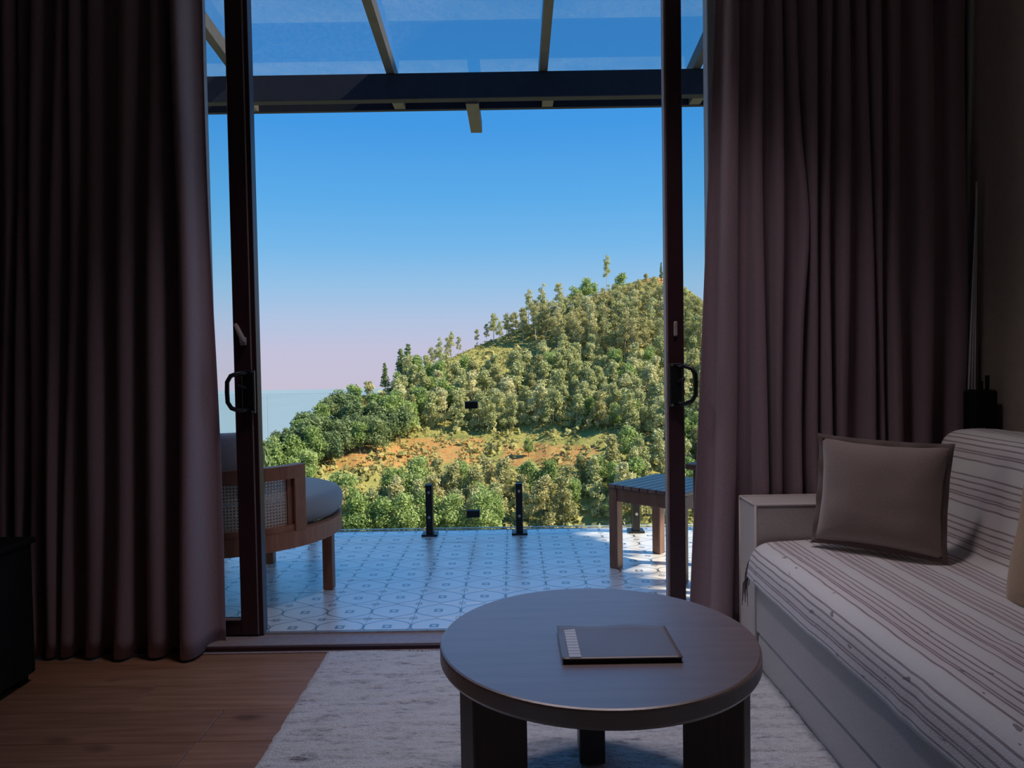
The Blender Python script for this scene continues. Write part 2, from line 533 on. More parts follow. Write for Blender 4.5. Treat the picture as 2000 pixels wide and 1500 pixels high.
# sill and tracks
sill = struct('trim_1', MB().box(XL, XR, 2.70, 2.845, 0.0, 0.022, b=.002), M['sill'], 'grey metal door sill with running tracks')
MB().box(XL, XR, 2.688, 2.6995, 0.0, 0.019, b=.002).build('nosing', M['frame'], sill)
MB().box(XL, XR, 2.672, 2.6875, 0.0, 0.004, b=.001).build('floor_strip', M['sill'], sill)
MB().box(XL, XR, 2.804, 2.811, 0.022, 0.030).build('track', M['steel'], sill)


def dhandle(parent, x, sx):
    """black D pull with a back plate, a grip bent outwards and a thumb latch"""
    pl = MB().box(x - .024, x + .024, 2.766, 2.785, 0.876, 1.042, b=.004).build('handle', M['black'], parent)
    tag(pl, 'black D-shaped pull handle')
    pts = []
    z0, z1 = 0.893, 1.028
    off = [(0.0, 0.0, z0), (.030, -.020, z0 - .004), (.052, -.036, z0 + .008), (.062, -.044, z0 + .030), (.063, -.045, .96), (.062, -.044, z1 - .030), (.052, -.036, z1 - .008), (.030, -.020, z1 + .002), (0.0, 0.0, z1)]
    for a, b, z in off: pts.append((x + sx * a, 2.772 + b, z))
    MB().tube(pts, .0085, 10).build('grip', M['black'], pl, smooth=True)
    MB().tube([(x + sx * .004, 2.766, .972), (x + sx * .028, 2.750, .984)], .005, 8).build('thumb_latch', M['black'], pl, smooth=True)
    for z in (.884, 1.034):
        MB().tube([(x - sx * .016, 2.766, z), (x - sx * .016, 2.7635, z)], .0045, 10).build('screw', M['steel'], pl)


def door(name, x_lead0, x_lead1, x_far, label, sx):
    e = empty(name, (0, 0, 0)); tag(e, label, None, None, 'structure')
    y0, y1, zt = 2.787, 2.835, 2.74
    MB().box(min(x_lead0, x_lead1), max(x_lead0, x_lead1), y0, y1, .028, zt, b=.003).build('stile', M['frame'], e)
    fa, fb = (x_far, x_far + .06) if sx < 0 else (x_far - .06, x_far)
    MB().box(fa, fb, y0, y1, .028, zt, b=.003).build('stile', M['frame'], e)
    inner = min(x_lead0, x_lead1) if sx < 0 else max(x_lead0, x_lead1)
    xa, xb = (fb, inner) if sx < 0 else (inner, fa)
    MB().box(xa, xb, y0 + .002, y1 - .002, .028, .085, b=.003).build('bottom_rail', M['frame'], e)
    MB().box(xa, xb, y0 + .002, y1 - .002, zt - .07, zt, b=.003).build('top_rail', M['frame'], e)
    MB().box(xa - .004, xb + .004, 2.807, 2.813, .082, zt - .067).build('pane', M['door_glass'], e)
    MB().box(xa, xb, y0 - .003, y0 + .006, .0855, .0915).build('bead', M['frame_edge'], e)
    return e


d1 = door('door_1', -1.050, -0.986, -2.30, 'maroon-framed sliding glass door slid behind the left curtain', -1)
MB().box(-.986, -.983, 2.786, 2.80, .03, 2.74).build('edge_strip', M['frame_edge'], d1)  # thin pale strip drawn as the light caught along the stile's chamfer
MB().box(-.983, -.966, 2.793, 2.842, .028, 2.74, b=.002).build('lock_edge', M['frame'], d1)
dhandle(d1, -0.992, -1)
lt = MB().tube([(-1.038, 2.784, 1.215), (-1.030, 2.778, 1.20), (-1.012, 2.772, 1.165), (-1.008, 2.772, 1.145)], [.006, .009, .010, .012], 10).build('latch_lever', M['latch'], d1, smooth=True)
MB().box(-1.022, -.998, 2.778, 2.787, 1.135, 1.165, b=.003).build('latch_plate', M['latch'], lt)
d2 = door('door_2', 0.594, 0.652, 1.715, 'maroon-framed sliding glass door slid behind the right curtain', 1)
MB().box(.585, .594, 2.790, 2.835, .028, 2.74, b=.002).build('edge_strip', M['frame_edge'], d2)
dhandle(d2, 0.617, 1)
MB().box(.612, .626, 2.776, 2.787, 1.143, 1.199, b=.004).build('latch_plate', M['latch'], d2)
bevel(d2.children[-1], .004, 3)


def fixed(name, xs0, xs1, xe, label):
    e = empty(name); tag(e, label, None, None, 'structure')
    y0, y1 = 2.862, 2.925
    MB().box(xs0, xs1, y0, y1, 0.0, 2.78, b=.003).build('stile', M['jamb'], e)
    a, b = (xe, xs0) if xe < xs0 else (xs1, xe)
    MB().box(a, b, y0, y1, 0.0, .06, b=.003).build('bottom_rail', M['jamb'], e)
    MB().box(a, b, y0, y1, 2.70, 2.78, b=.003).build('top_rail', M['jamb'], e)
    MB().box(a, b, 2.890, 2.896, .055, 2.705).build('pane', M['glass'], e)


fixed('window_1', -1.25, -1.174, XL, 'fixed glass panel with grey stile beside the left door')
fixed('window_2', 0.768, 0.84, XR, 'fixed glass panel with grey stile beside the right door')

# ================================================================ the terrace
deck = struct('floor_terrace', MB().box(-3.4, 3.0, 2.92, 4.60, -.30, -.0125), M['slab'], 'pale patterned tile terrace outside the doors')
MB().box(XL, XR, 2.845, 2.92, -.06, -.014).build('bed', M['slab'], deck)
hx, hy = TX / 2 - .0006, TY / 2 - .0006
tile_me = MB().box(-hx, hx, -hy, hy, -.012, 0, b=.0008).mesh('tile'); tile_me.materials.append(M['tile'])
for j in range(10):
    for i in range(-9, 17):
        x, y = -.899 + TX * i, 2.936 + TY * j
        if j == 9:
            o = link('tile', MB().box(-hx, hx, -hy, .03, -.012, 0, b=.0008).mesh('tile'), M['tile'], deck) if i == -9 else link('tile', edge_me, None, deck)
            if i == -9: edge_me = o.data
        else:
            o = link('tile', tile_me, None, deck)
        o.location = (x, y, random.uniform(-.0005, .0005))
MB().box(-3.4, 3.0, 4.602, 4.625, -.30, .001, b=.004).build('edge_kerb', M['slab'], deck)

M['bounce_wall'] = simple('bounce_white', (.90, .88, .84), .85, vary=.05, scale=12, bump=.1)
struct('wall_bounce', MB().box(-3.38, -3.2, 2.95, 5.2, -.3, 3.4, b=.01), M['bounce_wall'], 'added white wall at the left end of the terrace, bouncing sunlight')  # unseen wall added to bounce sunlight onto the terrace

# glass balustrade: each pane is a thing standing in two spigots
GY = 4.505
panes = [(-2.70, -1.512), (-1.500, -0.254), (-0.246, 1.02), (1.032, 2.25)]
pn_lab = ['glass balustrade pane behind the round lounge chair, leftmost', 'glass balustrade pane left of the two black joint clamps', 'glass balustrade pane right of the two black joint clamps', 'glass balustrade pane behind the right curtain']
for (a, b), lb in zip(panes, pn_lab):
    e = empty('balustrade_pane', ((a + b) / 2, GY, 0)); tag(e, lb, 'glass panel', 'balustrade panes along the terrace edge')
    w = (b - a) / 2
    MB().box(-w, w, -.006, .006, .040, .880, b=.001).build('pane', M['glass'], e)
    MB().box(-w, w, -.0055, .0055, .0345, .0395).build('lower_edge', M['glass_edge'], e)
    MB().box(-w, w, -.0055, .0055, .8805, .8825).build('upper_edge', M['door_glass'], e)
sp_x = [(-2.45, 'behind the left curtain'), (-1.80, 'hidden behind the left curtain edge'), (-1.238, 'under the round lounge chair'), (-.517, 'left of the two in the open doorway'), (.032, 'right of the two in the open doorway'), (.745, 'seen between the legs of the slatted side table'), (1.35, 'behind the right curtain')]
for x, lb in sp_x:
    e = empty('glass_spigot', (x, 4.49, 0)); tag(e, 'black spigot post clamping the balustrade glass, ' + lb, 'post', 'black spigots along the terrace edge')
    MB().box(-.021, .021, -.030, .006, .012, .312, b=.002).build('post', M['black'], e)
    MB().box(-.021, .021, .024, .040, .012, .312, b=.002).build('rear_jaw', M['black'], e)
    MB().box(-.048, .048, -.045, .055, 0.0005, .012, b=.002).build('base_plate', M['black'], e)
    for z in (.116, .268):
        MB().tube([(0, -.030, z), (0, -.036, z)], .0085, 14).build('bolt', M['steel'], e)
for z, lb in ((.794, 'upper'), (.126, 'lower')):
    e = empty('glass_clamp', (-.25, GY, z)); tag(e, lb + ' small black clamp joining two balustrade panes', 'clamp', 'clamps at the glass joint')
    MB().box(-.040, .040, -.022, -.0065, -.022, .022, b=.003).build('front_plate', M['black'], e)
    MB().box(-.040, .040, .0065, .020, -.022, .022, b=.003).build('rear_plate', M['black'], e)

# pergola with a glass roof
pg = empty('glass_pergola', (0, 4.6, 0)); tag(pg, 'dark steel pergola with sloping rafters and clear glass roof', 'pergola')


def P(name, mat, *a, b=.003):
    x0, x1, y0, y1, z0, z1 = a
    return MB().box(x0, x1, y0 - 4.6, y1 - 4.6, z0, z1, b=b).build(name, mat, pg)


P('front_beam', M['pergola'], -3.19, 2.9, 4.60, 4.672, 2.684, 2.842)
P('rear_beam', M['pergola'], -3.19, 2.9, 4.795, 4.83, 2.684, 2.80)
lk = P('lookout', M['pergola_tan'], -.262, -.182, 4.672, 5.26, 2.672, 2.75)
RX = [-2.635, -1.69, -.745, .20, 1.145, 2.09]
for x in RX:
    y0, y1 = 2.96 - 4.6, 4.80 - 4.6
    z = lambda y: 2.844 + .122 * (0 - y)
    vs_ = [(x + dx, y, z(y) + dz) for y in (y0, y1) for dx, dz in ((0, 0), (.05, 0), (.05, .085), (0, .085))]
    MB().add(vs_, [(0, 1, 2, 3), (7, 6, 5, 4), (0, 4, 5, 1), (1, 5, 6, 2), (2, 6, 7, 3), (3, 7, 4, 0)]).build('rafter', M['pergola_tan'], pg)
    MB().box(x + .02, x + .09, .0725, .1945, 2.688, 2.76).build('spacer', M['pergola_tan'], pg)
for i in range(len(RX) - 1):
    a, b = RX[i] + .026, RX[i + 1] + .024
    vs_ = [(xx, y, 2.932 - .122 * y + dz) for y in (2.96 - 4.6, .20) for xx, dz in ((a, 0), (b, 0), (b, .008), (a, .008))]
    MB().add(vs_, [(0, 1, 2, 3), (7, 6, 5, 4), (0, 4, 5, 1), (1, 5, 6, 2), (2, 6, 7, 3), (3, 7, 4, 0)]).build('roof_pane', M['roof_glass'], pg)
P('wall_plate', M['pergola'], -3.19, 2.9, 2.952, 3.0, 2.90, 3.045)
for x in (-3.05, 2.82):
    P('post', M['pergola'], x, x + .08, 4.52, 4.60, 0.0, 2.842)

# ================================================================ curtains
def curtain(name, top, bot, y_top, y_bot, amp, zt, hem, label, per=20, nz=46, omega=.075, pinch=None, end0=0.5, end1=0.5):
    n = len(top)
    kt, kb, ka = np.array(top), np.array(bot), np.array(amp)
    phi = np.arange(-end0, n - 1 + end1 + 1e-6, 1.0 / per)
    idx = np.arange(n)

    def ext(arr, p):
        v = np.interp(p, idx, arr)
        v = np.where(p < 0, arr[0] + p * (arr[1] - arr[0]), v)
        return np.where(p > n - 1, arr[-1] + (p - n + 1) * (arr[-1] - arr[-2]), v)
    rows = []
    for i in range(nz):
        s = i / (nz - 1)                      # 0 at the hem, 1 at the top
        z = hem + (zt - hem) * s
        k = kb * (1 - s) + kt * s
        x = ext(k, phi)
        sp = np.gradient(x, phi)
        a = np.interp(phi, idx, ka) * (0.78 + 0.32 * (1 - s))
        wob = 0.008 * np.sin(3.1 * phi + 2.3 * z) + 0.004 * np.sin(7.7 * phi - 3.9 * z)
        y = (y_bot * (1 - s) + y_top * s) - a * np.cos(2 * PI * phi) + wob
        x = x + omega * np.abs(sp) * np.sin(4 * PI * phi) + 0.006 * np.sin(2.0 * z + 1.7 * np.floor(phi + .5))
        if pinch is not None:
            x = x + pinch(phi, z)
        rows.append(np.stack([x, y, np.full_like(x, z)], 1))
    o = MB().grid(rows).build(name, M['curtain'], None, smooth=True)
    sd = o.modifiers.new('thickness', 'SOLIDIFY'); sd.thickness = .003; sd.offset = 0
    tag(o, label, 'curtain', 'curtains either side of the glass doors')
    return o


Lt = [-2.50, -2.36, -2.22, -2.08, -1.96, -1.86, -1.765, -1.718, -1.661, -1.583, -1.529, -1.46, -1.327, -1.251, -1.169]
Lb = [-2.50, -2.38, -2.26, -2.14, -2.03, -1.94, -1.865, -1.824, -1.768, -1.692, -1.637, -1.548, -1.436, -1.305, -1.175]
La = [.05, .05, .05, .05, .045, .04, .035, .028, .035, .04, .032, .04, .05, .05, .07]
lc = curtain('curtain', Lt, Lb, 2.71, 2.675, La, 2.95, .012, 'heavy taupe curtain gathered at the left side of the doorway', end1=.55)
Rt = [0.846, 0.919, 0.98, 1.036, 1.119, 1.172, 1.225, 1.298, 1.343, 1.398, 1.504, 1.650]
Rb = [0.770, 0.926, 0.989, 1.060, 1.114, 1.165, 1.217, 1.330, 1.370, 1.421, 1.535, 1.640]
Ra = [.040, .040, .038, .040, .040, .036, .036, .040, .036, .038, .042, .036]
rc = curtain('curtain', Rt, Rb, 2.738, 2.736, Ra, 2.95, .03, 'heavy taupe curtain gathered behind the sofa at the right', end0=.62, end1=.45,
             pinch=lambda p, z: 0.03 * np.exp(-((z - 1.55) / .28) ** 2) * np.exp(-((p - 3.0) / .55) ** 2) - .018 * np.exp(-((z - .75) / .3) ** 2) * np.exp(-((p - 3.6) / .5) ** 2))

# ================================================================ rug
nx, ny = 150, 220
gx = np.linspace(-.690, .822, nx); gy = np.linspace(.55, 2.665, ny)
X, Y = np.meshgrid(gx, gy)


_NG = {}


def vnoise(X, Y, sx, sy, seed):
    if seed not in _NG: _NG[seed] = np.random.default_rng(seed).random((400, 400))
    G = _NG[seed]
    a = X * sx + 57; b = Y * sy + 57
    i = np.floor(a).astype(int); j = np.floor(b).astype(int); u = a - i; v = b - j
    u = u * u * (3 - 2 * u); v = v * v * (3 - 2 * v)
    g = lambda p, q: G[p % 400, q % 400]
    return g(i, j) * (1 - u) * (1 - v) + g(i + 1, j) * u * (1 - v) + g(i, j + 1) * (1 - u) * v + g(i + 1, j + 1) * u * v


H = .007 + .004 * vnoise(X, Y, 14, 45, 1) + .003 * vnoise(X, Y, 40, 90, 2) + .003 * vnoise(X, Y, 5, 9, 3)
edge = np.minimum(np.minimum(X + .69, .832 - X), np.minimum(Y - .55, 2.665 - Y))
H = H * np.clip(edge / .012, .25, 1)
Xd = X + .006 * (vnoise(X, Y, 30, 60, 5) - .5); Yd = Y + .010 * (vnoise(X, Y, 45, 20, 6) - .5)
rug = MB().grid(np.stack([Xd, Yd, H], 2)).build('rug', M['rug'], None, smooth=True)
tag(rug, 'cream shaggy rug with dark flecks under the round coffee table', 'rug')
mb = MB()
for i in range(420):
    x = random.uniform(-.69, .80); y = 2.662
    mb.tube([(x, y, .004), (x + random.uniform(-.006, .006), y + random.uniform(.003, .009), .007), (x + random.uniform(-.01, .01), y + random.uniform(.006, .010), .003)], [.0018, .0018, .0008], 4)
tag(mb.build('pile_edge', M['rug'], rug), kind='stuff')

# ================================================================ coffee table with a folder
tx, ty, tr, tz = .185, 1.662, .357, .430
ct = empty('coffee_table', (tx, ty, .0175)); tag(ct, 'round dark walnut coffee table with slab legs on the rug', 'coffee table')
dz = -.0175
prof = [(0, tz - .043 + dz), (tr - .012, tz - .043 + dz), (tr - .004, tz - .040 + dz), (tr, tz - .033 + dz), (tr, tz - .006 + dz), (tr - .002, tz - .002 + dz), (tr - .006, tz + dz), (0.0, tz + dz)]
MB().lathe(prof, 96).build('table_top', M['table_wood'], ct)
for a in (88, 209, 331):
    ra = math.radians(a)
    mt = Matrix.Rotation(ra, 4, 'Z')
    MB().box(.205, .332, -.033, .033, 0, tz - .0435 + dz, b=.003, mat=mt).build('leg', M['leg_wood'], ct)
fo = empty('menu_folder', (.220, 1.598, tz)); tag(fo, 'thin dark folder with a pale printed strip lying on the coffee table', 'folder')
MB().box(-.123, .123, -.089, .089, .0015, .010, b=.001).build('pages', M['paper'], fo)
cv = np.zeros((14, 26, 3))
for i in range(14):
    for j in range(26):
        x = -.125 + .25 * j / 25; y = -.091 + .182 * i / 13
        cv[i, j] = (x, y, .0112 + .004 * max(0, (y - .04) / .05) ** 2 * (0.6 + 0.4 * math.sin(x * 40)))
o = MB().grid(cv).build('cover', M['cover'], fo, smooth=True)
sd = o.modifiers.new('thickness', 'SOLIDIFY'); sd.thickness = .0012; sd.offset = -1
MB().box(-.125, .125, -.091, .091, 0.0003, .0014, b=.0004).build('back_cover', M['cover'], fo)
MB().box(-.110, -.085, -.086, .084, .0122, .0127).build('printed_strip', M['strip'], fo)

# ================================================================ sofa
so = empty('sofa', (1.25, 1.5, 0)); tag(so, 'pale linen sofa with boxy piped arm along the right wall', 'sofa')


def S(name, mat, x0, x1, y0, y1, z0, z1, b=.006, par=None):
    q = MB().box(x0 - 1.25, x1 - 1.25, y0 - 1.5, y1 - 1.5, z0, z1, b=b).build(name, mat, par or so)
    return q


S('lower_base', M['sofa'], .826, 1.68, .30, 2.488, .0, .117)
S('base', M['sofa'], .818, 1.68, .30, 2.488, .121, .335, b=.010)
ar = S('armrest', M['sofa'], .820, 1.705, 2.494, 2.668, .012, .556, b=.012)
S('armrest', M['sofa'], .820, 1.66, .11, .296, .012, .556, b=.012)
S('seat_cushion', M['sofa'], .822, 1.42, .31, 2.482, .338, .415, b=.02)
bk = np.array([(1.415, .36), (1.475, .765), (1.53, .785), (1.68, .775), (1.70, .02), (1.44, .02)])
vs_ = [(x - 1.25, y - 1.5, z) for y in (.31, 2.485) for x, z in bk]
nb = len(bk)
o = MB().add(vs_, [tuple(range(nb)), tuple(range(nb, 2 * nb))[::-1]] + [(i, i + nb, (i + 1) % nb + nb, (i + 1) % nb) for i in range(nb)]).build('backrest', M['sofa'], so)
bevel(o, .02, 3)


def pip(pts):
    MB().tube([(x - 1.25, y - 1.5, z) for x, y, z in pts], .0042, 8).build('piping', M['piping'], ar, smooth=True)


pip([(.822, 2.496, .02), (.822, 2.496, .555)])
pip([(.822, 2.666, .02), (.822, 2.666, .555)])
pip([(.822, 2.496, .555), (1.62, 2.496, .555)])
pip([(.822, 2.666, .555), (1.62, 2.666, .555)])
pip([(.822, 2.496, .555), (.822, 2.666, .555)])

# striped throw: a cross section swept along the sofa
cs = [(1.690, .70), (1.687, .76), (1.66, .793), (1.56, .800), (1.49, .795), (1.455, .775), (1.435, .70), (1.415, .60), (1.398, .50), (1.382, .445), (1.35, .427), (1.28, .424), (1.15, .427), (1.0, .428), (.90, .428), (.85, .424), (.818, .408), (.806, .38), (.803, .34), (.801, .298)]
cs = np.array(cs)
seg = np.r_[0, np.cumsum(np.hypot(*np.diff(cs, axis=0).T))]
ss = np.linspace(0, seg[-1], 90)
cx_ = np.interp(ss, seg, cs[:, 0]); cz_ = np.interp(ss, seg, cs[:, 1])
ker = np.array([1, 2, 3, 2, 1]) / 9.0
cxs = np.convolve(np.pad(cx_, 2, 'edge'), ker, 'valid'); czs = np.convolve(np.pad(cz_, 2, 'edge'), ker, 'valid')
yy = np.linspace(2.478, .36, 150)
G = np.zeros((len(yy), len(ss), 3))
for i, y in enumerate(yy):
    S_, Y_ = ss, np.full_like(ss, y)
    n1 = vnoise(S_, Y_, 7, 6, 21) - .5; n2 = vnoise(S_, Y_, 16, 22, 22) - .5
    front = np.clip((ss - (seg[-1] - .13)) / .13, 0, 1)
    G[i, :, 0] = cxs - .004 - front * (.004 + .008 * vnoise(S_ * 0 + 1, Y_, 1, 5, 23)) + .002 * n2
    G[i, :, 1] = y + .012 * n1 + .010 * (vnoise(S_, Y_ * 0, 9, 1, 24) - .5)
    G[i, :, 2] = czs + .004 + .0045 * (n1 + .5) + .002 * (n2 + .5) - front * (.016 * (vnoise(S_ * 0 + 4, Y_, 1, 4, 25) - .5)) * front
bl = MB().grid(G).build('throw_blanket', M['blanket'], None, smooth=True)
uvl = bl.data.uv_layers.new(name='uv')
vi = np.zeros(len(bl.data.loops), int); bl.data.loops.foreach_get('vertex_index', vi)
uvl.data.foreach_set('uv', np.stack([ss[vi % len(ss)], yy[vi // len(ss)]], 1).astype(np.float32).ravel())
sd = bl.modifiers.new('thickness', 'SOLIDIFY'); sd.thickness = .003; sd.offset = 1
tag(bl, 'white throw with dark thin stripes spread over the sofa seat and back', 'blanket')
mb = MB()
for i in range(70):
    q = random.randint(0, len(ss) - 1) if i > 26 else random.randint(len(ss) - 16, len(ss) - 1)
    p = Vector(G[0, q]); L = random.uniform(.02, .05)
    dn = -random.uniform(.05, .12) if q > 74 else -.002
    px_ = -random.uniform(.0, .012) if q > 74 else 0
    y1 = min(p.y + (.008 if q > 74 else .010), 2.489)
    mb.tube([p, (p.x + px_, y1, p.z + dn * .3 + .004), (p.x + px_ * 1.4 + random.uniform(-.004, .004), y1 - random.uniform(0, .01), p.z + dn)], [.0017, .0017, .0011], 5)
tag(mb.build('fringe', M['pillow_trim'], bl, smooth=True), 'twisted dark fringe', kind='stuff')


def pillow(name, w, h, t, mat, trim, label, mtx, flange=.016):
    e = empty(name); e.matrix_world = mtx; tag(e, label, 'cushion')
    n = 26
    uu_ = np.linspace(-1, 1, n)
    U, V = np.meshgrid(uu_, uu_)
    sx = 1 - .075 * (1 - V ** 2); sy = 1 - .075 * (1 - U ** 2)
    Xp, Yp = w / 2 * U * sx, h / 2 * V * sy
    T_ = t / 2 * (np.clip((1 - U ** 4) * (1 - V ** 4), 0, 1)) ** .55
    wr = .006 * (vnoise(U, V, 3, 3, 31) - .5)
    mb = MB().grid(np.stack([Xp, Yp, T_ + wr * (T_ > .004)], 2)); mb.grid(np.stack([Xp[:, ::-1], Yp[:, ::-1], -T_[:, ::-1]], 2))
    mb.build('body', mat, e, smooth=True)
    ring = []
    for s in np.linspace(0, 1, 27)[:-1]: ring.append((-1 + 2 * s, -1))
    for s in np.linspace(0, 1, 27)[:-1]: ring.append((1, -1 + 2 * s))
    for s in np.linspace(0, 1, 27)[:-1]: ring.append((1 - 2 * s, 1))
    for s in np.linspace(0, 1, 27)[:-1]: ring.append((-1, 1 - 2 * s))
    R_ = []
    for sc_, zz in ((.985, .003), (1.0, .0035), (1.0, -.0035), (.985, -.003)):
        row = []
        for i, (a, b) in enumerate(ring + ring[:1]):
            k = (w / 2 * a * (1 - .075 * (1 - b * b)), h / 2 * b * (1 - .075 * (1 - a * a)))
            L = math.hypot(*k); g = (L + (flange if sc_ == 1.0 else -.006)) / L
            row.append((k[0] * g, k[1] * g, zz + .005 * math.sin(i * .9) * (sc_ == 1.0)))
        R_.append(row)
    MB().grid(R_).build('flange_trim', trim, e, smooth=True)
    return e


def frame_mtx(center, xaxis, normal, spin=0.0):
    z = Vector(normal).normalized(); x = Vector(xaxis); x = (x - z * x.dot(z)).normalized(); y = z.cross(x)
    mm = Matrix((x, y, z)).transposed().to_4x4() @ Matrix.Rotation(spin, 4, 'Z')
    mm.translation = center
    return mm


pillow('cushion', .365, .335, .13, M['pillow'], M['pillow_trim'], 'taupe velvet cushion with dark flanged edge leaning in the sofa corner', frame_mtx((1.140, 2.285, .623), (.80, -.60, 0), (-.58, -.80, .14), math.radians(-2)))
pillow('cushion', .46, .44, .15, M['tan'], M['tan'], 'mustard tan cushion at the right edge leaning on the sofa back', frame_mtx((1.325, 1.665, .625), (.05, -1, 0), (-.97, -.05, .20), 0.03), flange=.006)

# ================================================================ terrace furniture
# round lounge chair with a cane barrel back, facing the view
CX, CY = -1.325, 3.465
ch = empty('lounge_chair', (CX, CY, 0)); tag(ch, 'round reddish wooden lounge chair with cane back and grey cushion on the terrace', 'chair')
A0, A1 = math.radians(-36), math.radians(-236.4)
HA = math.radians(43.8)
arc_box(MB(), 0, 0, .445, .498, .272, .345, 0, 2 * PI, 72).build('seat_ring', M['teak'], ch)
arc_box(MB(), 0, 0, .450, .500, .572, .628, A0, A1, 56).build('top_rail', M['teak'], ch)
arc_box(MB(), 0, 0, .456, .492, .345, .372, A0, A1, 56).build('lower_rail', M['teak'], ch)
for a in (A0, A1):
    mt = Matrix.Rotation(a, 4, 'Z')
    MB().box(.447, .499, -.030, .030, .340, .629, b=.003, mat=mt).build('arm_post', M['teak'], ch)
for s in (-1, 1):
    a = A0 - math.radians(5.2) if s < 0 else A1 + math.radians(5.2)
    MB().box(.460, .484, -.010, .010, .372, .572, mat=Matrix.Rotation(a, 4, 'Z')).build('cane_frame', M['teak'], ch)
for d in (-46, 44, 137, -139):
    mt = Matrix.Rotation(HA + math.radians(d), 4, 'Z')
    MB().box(.425, .472, -.024, .024, 0.001, .276, b=.003, mat=mt).build('leg', M['teak'], ch)
mb = MB()
rc_, cell = .472, .0132
n_a = int(abs(A1 - A0) * rc_ / cell); n_z = int(.2 / cell)
rows = []
da = (A1 - A0) / n_a; dzc = .2 / n_z
pa = sorted([k * 1.0 for k in range(n_a + 1)] + [k + f for k in range(n_a) for f in (.27, .73)])
pz = sorted([k * 1.0 for k in range(n_z + 1)] + [k + f for k in range(n_z) for f in (.27, .73)])
for zi in pz:
    rows.append([(rc_ * math.cos(A0 + da * q), rc_ * math.sin(A0 + da * q), .372 + dzc * zi) for q in pa])
Wd = len(pa)
mb.v = [p for r in rows for p in r]
for i in range(len(pz) - 1):
    for j in range(Wd - 1):
        if i % 3 == 1 and j % 3 == 1: continue
        mb.f.append((i * Wd + j, i * Wd + j + 1, (i + 1) * Wd + j + 1, (i + 1) * Wd + j))
o = mb.build('cane_panel', M['cane'], ch)
sd = o.modifiers.new('thickness', 'SOLIDIFY'); sd.thickness = .003; sd.offset = 0
ox, oy = .07 * math.cos(HA), .07 * math.sin(HA)
prof = [(0.0, .346), (.36, .346), (.42, .352), (.438, .372), (.445, .405), (.440, .435), (.425, .456), (.39, .468), (.25, .474), (0.0, .476)]
MB().lathe(prof, 72, ox, oy).build('seat_cushion', M['grey_cushion'], ch, smooth=True)
b0, b1 = math.radians(-53), math.radians(-219)
rows = []
sec = []
for k in range(16):
    w = 2 * PI * k / 16
    cw, sw = math.cos(w), math.sin(w)
    sec.append((.062 * math.copysign(abs(cw) ** .5, cw), .148 * math.copysign(abs(sw) ** .5, sw)))
sec.append(sec[0])
for i in range(41):
    s = i / 40; a = b0 + (b1 - b0) * s
    k = min(1.0, (min(s, 1 - s) * 16 + .02)) ** .35
    rows.append([((.392 + q * k) * math.cos(a), (.392 + q * k) * math.sin(a), .628 + z * k) for q, z in sec])
bc = MB().grid(rows).build('back_cushion', M['mauve_cushion'], ch, smooth=True)

# slatted side table, turned to the corner
st = empty('side_table', (.785, 3.72, 0), math.radians(45)); tag(st, 'low square wooden side table with slatted top by the right door', 'side table')
for i in range(9):
    y = -.218 + i * .0485
    MB().box(-.222, .222, y, y + .0435, .412, .430, b=.002).build('slat', M['grey_slat'], st)
for sx in (-1, 1):
    MB().box(sx * .200 - .011, sx * .200 + .011, -.165, .165, .345, .411, b=.002).build('apron', M['brown_wood'], st)
    MB().box(-.165, .165, sx * .200 - .011, sx * .200 + .011, .345, .411, b=.002).build('apron', M['brown_wood'], st)
    for sy in (-1, 1):
        MB().box(sx * .190 - .025, sx * .190 + .025, sy * .190 - .025, sy * .190 + .025, 0.001, .411, b=.003).build('leg', M['brown_wood'], st)

# dark stool half hidden by the right curtain
sl = empty('wooden_stool', (.965, 3.205, 0), math.radians(51)); tag(sl, 'tall dark wooden stool half hidden behind the right curtain', 'stool')
for i in range(4):
    y = -.155 + i * .079
    MB().box(-.16, .16, y, y + .074, .578, .602, b=.003).build('seat_slat', M['brown_wood'], sl)
for sx in (-1, 1):
    for sy in (-1, 1):
        MB().box(sx * .115 - .018, sx * .115 + .018, sy * .115 - .018, sy * .115 + .018, .001, .577, b=.003).build('leg', M['brown_wood'], sl)
    MB().box(sx * .115 - .009, sx * .115 + .009, -.096, .096, .15, .185, b=.002).build('stretcher', M['brown_wood'], sl)
    MB().box(sx * .115 - .009, sx * .115 + .009, -.096, .096, .53, .576, b=.002).build('apron', M['brown_wood'], sl)

# ================================================================ landscape
CREST = [(-120.3, 122.6, -25.7), (-80.4, 127.4, -23.9), (-65.5, 133.5, -21.7), (-56.3, 138.5, -19.8), (-48.4, 143.9, -17.7), (-45.4, 147.3, -16.5), (-41.0, 154.3, -13.9), (-36.2, 167.7, -8.9), (-32.6, 180.6, -6.5), (-27.0, 195.4, -3.5), (-17.5, 212.8, 2.2), (-6.0, 227.0, 7.4), (8.8, 241.9, 13.8), (27.1, 256.3, 21.5), (43.3, 268.6, 28.7), (54.0, 275.8, 31.4), (59.1, 272.6, 30.2), (61.7, 260.1, 25.6), (64.3, 236.8, 16.9), (67.4, 215.4, 8.9), (74.8, 179.4, -4.5), (84.7, 152.3, -14.6), (116.0, 128.2, -23.6)]
CR = np.array(CREST); CU = CR[:, 0] / CR[:, 1]
# line the tops of the woods keep to, a little above the bare ridge
TOPS = (CR[:, 2] + np.interp(CU, [-.2, -.16, -.03, .06, .10, .14, .2], [1.0, 4.5, 6.5, 5.0, 1.5, -0.5, -2.5]) - 1.06) / CR[:, 1]


